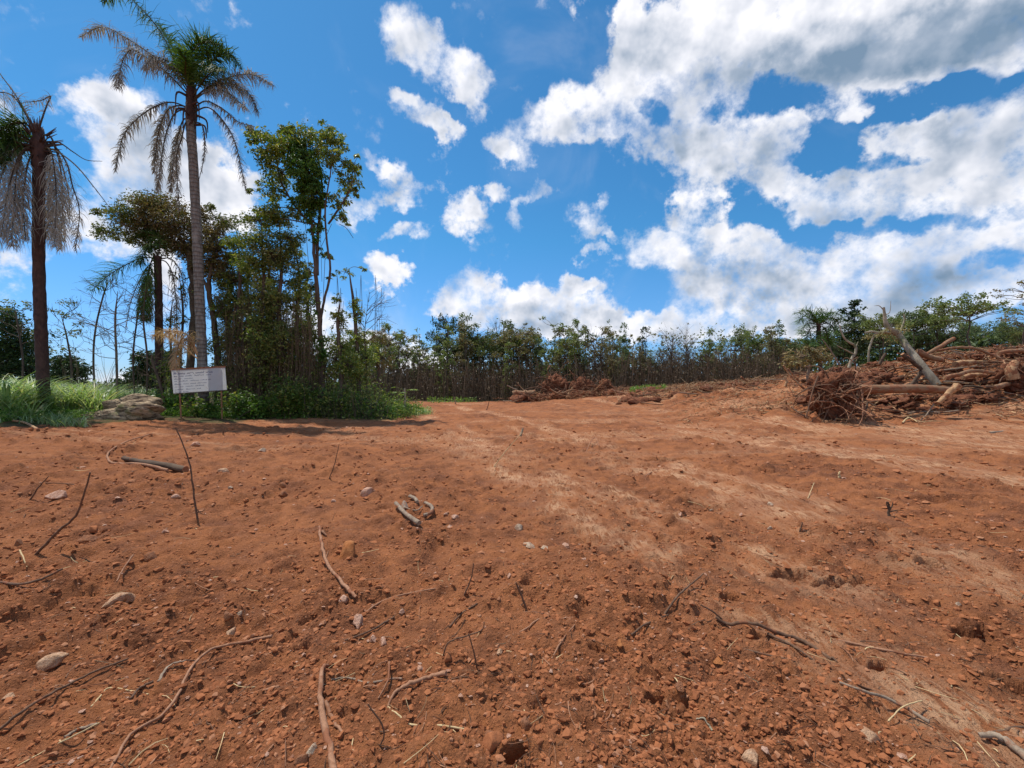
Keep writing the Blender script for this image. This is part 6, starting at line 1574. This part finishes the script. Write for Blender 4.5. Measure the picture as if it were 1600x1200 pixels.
# ------------------------------------------------------------------ stones, each one its own
def stone(label, px, py, w, h, mat, seed, name='stone', flat=.45, rot=0., rough=.22, sink=.45, cat='stone', ang=.0):
    p = gp(px, py + h * .5); s = w / FP * p[1] * .54; dep = max(s * .55, h / FP * p[1] * .9)
    mb = MB(); hz = max(s * flat, .004)
    lump(mb, p + [0, dep * .3, hz * (1 - sink)], (s, dep, hz), seed, rot, 22, 14, rough, 1.7)
    V = mb.V[0]
    rs = np.random.RandomState(seed)                                   # knock flat facets into it
    cen = V.mean(0)
    for _ in range(10):
        nrm = rnd_unit(rs, 1)[0]; nrm[2] = abs(nrm[2]); q = (V - cen) @ nrm; lim = np.quantile(q, .84); V = V - np.maximum(0, q - lim)[:, None] * nrm * .9
    mb.V[0] = V.astype(np.float32)
    o = mb.build(name, mat, None, smooth=True, origin=tuple(p)); return tag(o, label, cat)
stones = [
 ('flat pale slab of stone lying at lower left, the largest', 184,930,56,24,M_st_pale,1,.28,.45), ('pale angular stone near the left edge, below the slab', 65,1032,44,24,M_st_pale,2,.4,.3),
 ('orange cut block of stone beside the pinkish root', 540,856,36,32,M_st_orange,3,.7,.1), ('smooth brown stone at left, lower of a close pair', 136,842,24,14,M_st_brown,4,.6,0), ('dark oval clod at left, upper of a close pair', 142,829,26,9,M_clod,5,.45,0),
 ('brown angular stone left of the straw fork', 235,868,24,14,M_st_brown,6,.5,.4), ('rounded pinkish stone upper left of the root tangle', 572,769,20,15,M_st_pink,7,.7,0), ('whitish angular stone resting in the root tangle', 630,787,19,16,M_st_grey,8,.8,.2),
 ('pale oval stone right of the root tangle, upper of three', 710,806,14,8,M_st_pink,9,.5,0), ('small pale stone left of the upper of three', 697,804,10,5,M_st_pink,10,.5,0), ('pale wedge stone, lowest of three right of the root tangle', 702,821,12,9,M_st_pink,11,.5,.4),
 ('pale stone at the head of the pale streak, with a dark clod beside it', 811,823,18,12,M_st_white,12,.6,.2), ('crumbly whitish stone flush with the soil at the streak head', 827,843,19,20,M_st_white,13,.25,.1), ('second crumbly whitish patch stone right of the first', 852,850,18,18,M_st_white,14,.22,.2),
 ('pinkish flat stone right of the crumbly white pair', 884,848,20,14,M_st_pink,15,.22,0), ('white round shell-like pebble near the bottom, left of the thick root', 484,1174,17,15,M_st_white,21,.7,0), ('small white pebble just below the leaf-shaped stone, lower centre', 627,958,13,10,M_st_pink,17,.5,.2),
 ('leaf-shaped pink stone standing right of the dark hollow', 561,967,18,22,M_st_pink,18,.9,.2), ('pale stone pair at lower centre, left one, under the straight twig', 582,998,16,14,M_st_pink,19,.5,.3), ('pale stone pair at lower centre, right one', 598,1001,18,16,M_st_pink,20,.5,.5),
 ('small square pale pebble at the right of lower centre', 780,1017,12,9,M_st_pale,21,.5,.5), ('flat pinkish stone below the arching twigs', 656,1043,18,10,M_st_pink,22,.3,.4), ('large rounded earth-coloured stone bottom centre, left of the gap', 823,1131,26,20,M_st_brown,23,.7,0),
 ('rounded brown stone at bottom right of centre, half buried', 771,1155,28,20,M_st_brown,24,.7,.2), ('large round pale stone cut into the soil near the bottom, right of centre', 1178,1184,36,32,M_st_pale,25,.45,0), ('ochre flat round stone lower right of centre', 1130,1026,30,20,M_st_orange,26,.2,0),
 ('pale flat stone in the track at lower right', 1362,1142,40,24,M_st_pale,27,.2,.1), ('brown stone above the ochre one', 1048,990,20,14,M_st_brown,28,.6,0), ('small ochre cube-like stone left of the slanting twigs', 969,1008,13,13,M_st_orange,29,.7,0),
 ('whitish pebble lying right of the dark stone at the clearing edge', 408,702,12,8,M_st_white,30,.6,0), ('low pinkish stone mid-left', 303,693,20,8,M_st_pink,31,.4,0), ('flat reddish stone slab mid-left above the brown pair', 88,772,44,14,M_st_pink,32,.3,0),
 ('pale pebble mid-left right of the short log', 358,761,8,7,M_st_white,33,.7,0), ('pale flat stone left of the upright tall twig', 272,775,18,8,M_st_pink,34,.4,.1), ('flat pale stone between the tallest twig and the slab', 256,830,14,8,M_st_pink,35,.4,.2),
 ('wide pale flat stone right of the tallest twig, near the rim', 345,733,24,10,M_st_pale,36,.3,0), ('brown stone resting left of centre on the rim', 441,770,15,11,M_st_brown,37,.7,0), ('dark brown stone above the rounded pinkish one', 441,757,14,8,M_st_brown,38,.6,0),
 ('small light pebble above the pinkish root', 521,781,10,8,M_st_pink,39,.5,0), ('pink stone right of the pinkish root low end', 537,935,16,13,M_st_pink,40,.6,0), ('pale stone with dark shadow at lower left by the long dark stick', 280,988,9,6,M_st_white,41,.6,0),
 ('pale oval stone between the bark strip and the dark hollow', 360,987,16,13,M_st_pale,42,.5,0), ('reddish stone above the pale oval one', 352,964,18,14,M_st_brown,43,.7,.4), ('small white pebble above right of the pale oval stone', 374,961,10,8,M_st_white,44,.8,0),
 ('pebble in the middle of the bare ground, dark and round', 871,716,9,7,M_st_brown,45,.7,0), ('white flake lying on the scraped ground right of centre', 1113,797,10,4,M_st_white,46,.3,0), ('white pebble on the scraped ground, upper of two at right', 1203,787,11,7,M_st_white,47,.6,0), ('white flake pair at right, below the white pebble', 1204,824,12,6,M_st_white,48,.4,0),
 ('pinkish pebble right of centre on the scraped ground', 1063,805,9,7,M_st_pink,49,.6,0), ('pinkish pebble left of the two white ones', 1159,804,9,7,M_st_pink,50,.6,0), ('low red block of earth in front of the root plate', 1275,652,24,16,M_clod,51,.7,0), ('pale stone far right in the lower track', 1499,946,10,6,M_st_white,52,.6,0),
 ('brown stone in the bottom row, far right of centre', 1064,1085,18,14,M_st_brown,53,.6,0), ('large crumbly earth block at bottom left of centre', 766,1160,40,26,M_clod,54,.6,.3), ('rounded earth block beside the bottom centre gap', 700,1030,18,14,M_clod,55,.6,0), ('pink stone bottom left of centre under the white shell', 470,1186,30,14,M_st_brown,56,.5,0),
 ('pale stone on the left edge near the longest root', 12,1090,20,10,M_st_pale,57,.4,0), ('brown lump of stone at the far left edge, mid height', 26,848,16,10,M_st_brown,58,.6,0), ('light stone right of the leaning dark peg', 796,898,14,10,M_st_pink,59,.5,0),
]
for (lb, px, py, w, h, m, sd_, fl, ro) in stones: stone(lb, px, py, w, h, m, sd_, flat=fl, rot=ro)

# ------------------------------------------------------------------ crumbs of soil, pebbles and straw bits over the ground
def ico():
    t = (1 + 5 ** .5) / 2
    v = np.array([(-1, t, 0), (1, t, 0), (-1, -t, 0), (1, -t, 0), (0, -1, t), (0, 1, t), (0, -1, -t), (0, 1, -t), (t, 0, -1), (t, 0, 1), (-t, 0, -1), (-t, 0, 1)]) / math.sqrt(1 + t * t)
    f = np.array([(0,11,5),(0,5,1),(0,1,7),(0,7,10),(0,10,11),(1,5,9),(5,11,4),(11,10,2),(10,7,6),(7,1,8),(3,9,4),(3,4,2),(3,2,6),(3,6,8),(3,8,9),(4,9,5),(2,4,11),(6,2,10),(8,6,7),(9,8,1)])
    return v, f
IV, IF = ico()
def crumbs(n, seed, rmin, rmax, mat, name, label, cat, d0=1.25, d1=14, flat=.7, pale=False, grow=.22):
    rs = np.random.RandomState(seed)
    u = rs.rand(n); d = 1 / (1 / d0 + (1 / d1 - 1 / d0) * u)                  # even in the eye, not on the ground
    x = (rs.rand(n) * 2 - 1) * 1.22 * (d + .3)
    _, tan, v, patch = relief(x, d, np.full(n, .02), 'all')
    heapz = (x > 5) & (d > 13)
    keep = (rs.rand(n) < (1 - .72 * tan) * (.45 + .55 * patch)) & (v < .3)
    x = x[keep]; d = d[keep]; k = len(x)
    r = (rmin + (rmax - rmin) * rs.rand(k) ** 4) * (1 + grow * np.maximum(0, d - 2))
    z = ground(x, d)
    J = 1 + .34 * rs.normal(size=(k, 12, 1)).clip(-1.6, 1.6)
    sc = np.stack([r * rs.uniform(.7, 1.5, k), r * rs.uniform(.7, 1.3, k), r * flat * rs.uniform(.6, 1.2, k)], -1)
    a = rs.rand(k) * 6.283; ca, sa = np.cos(a)[:, None], np.sin(a)[:, None]
    P = IV[None] * J * sc[:, None]
    Q = np.stack([P[..., 0] * ca - P[..., 1] * sa, P[..., 0] * sa + P[..., 1] * ca, P[..., 2]], -1) + np.stack([x, d, z + r * .15], -1)[:, None]
    mb = MB(); mb.add(Q.reshape(-1, 3), (np.arange(k)[:, None, None] * 12 + IF[None]).reshape(-1, 3), 0)
    return mass(name, label, cat, mb, [mat], smooth=False)
crumbs(82000, 301, .0024, .017, M_clod, 'soil_crumbs', 'loose crumbs and clods of red soil over the whole bare ground', 'soil')
crumbs(3000, 302, .004, .014, M_st_pink, 'pebbles', 'small pinkish pebbles sprinkled over the bare ground', 'pebbles', pale=True, flat=.5)
rs = np.random.RandomState(303); n = 2600
u = rs.rand(n); d = 1 / (1 / 1.3 + (1 / 16. - 1 / 1.3) * u); x = (rs.rand(n) * 2 - 1) * 1.22 * (d + .3)
L = (.02 + .10 * rs.rand(n) ** 3) * (1 + .22 * d); a = rs.rand(n) * 6.283
A = np.stack([x, d, ground(x, d) + .004], -1); x2 = x + np.cos(a) * L; d2 = d + np.sin(a) * L
Bp = np.stack([x2, d2, ground(x2, d2) + .006 + .02 * rs.rand(n) ** 3], -1)
mb = MB(); w = (.0009 + .0018 * rs.rand(n) ** 2) * (1 + .2 * d); s1 = rs.rand(n)
for i, (lo, hi) in enumerate([(0, .16), (.16, .55), (.55, 1)]):
    k = (s1 >= lo) & (s1 < hi); add_many_tubes(mb, A[k], Bp[k], w[k], w[k] * .5, i, 3, 3, .12, rs)
mass('root_bits', 'short bits of root, straw and twig strewn over the bare ground', 'litter', mb, [M_straw, M_root, M_rootdk])
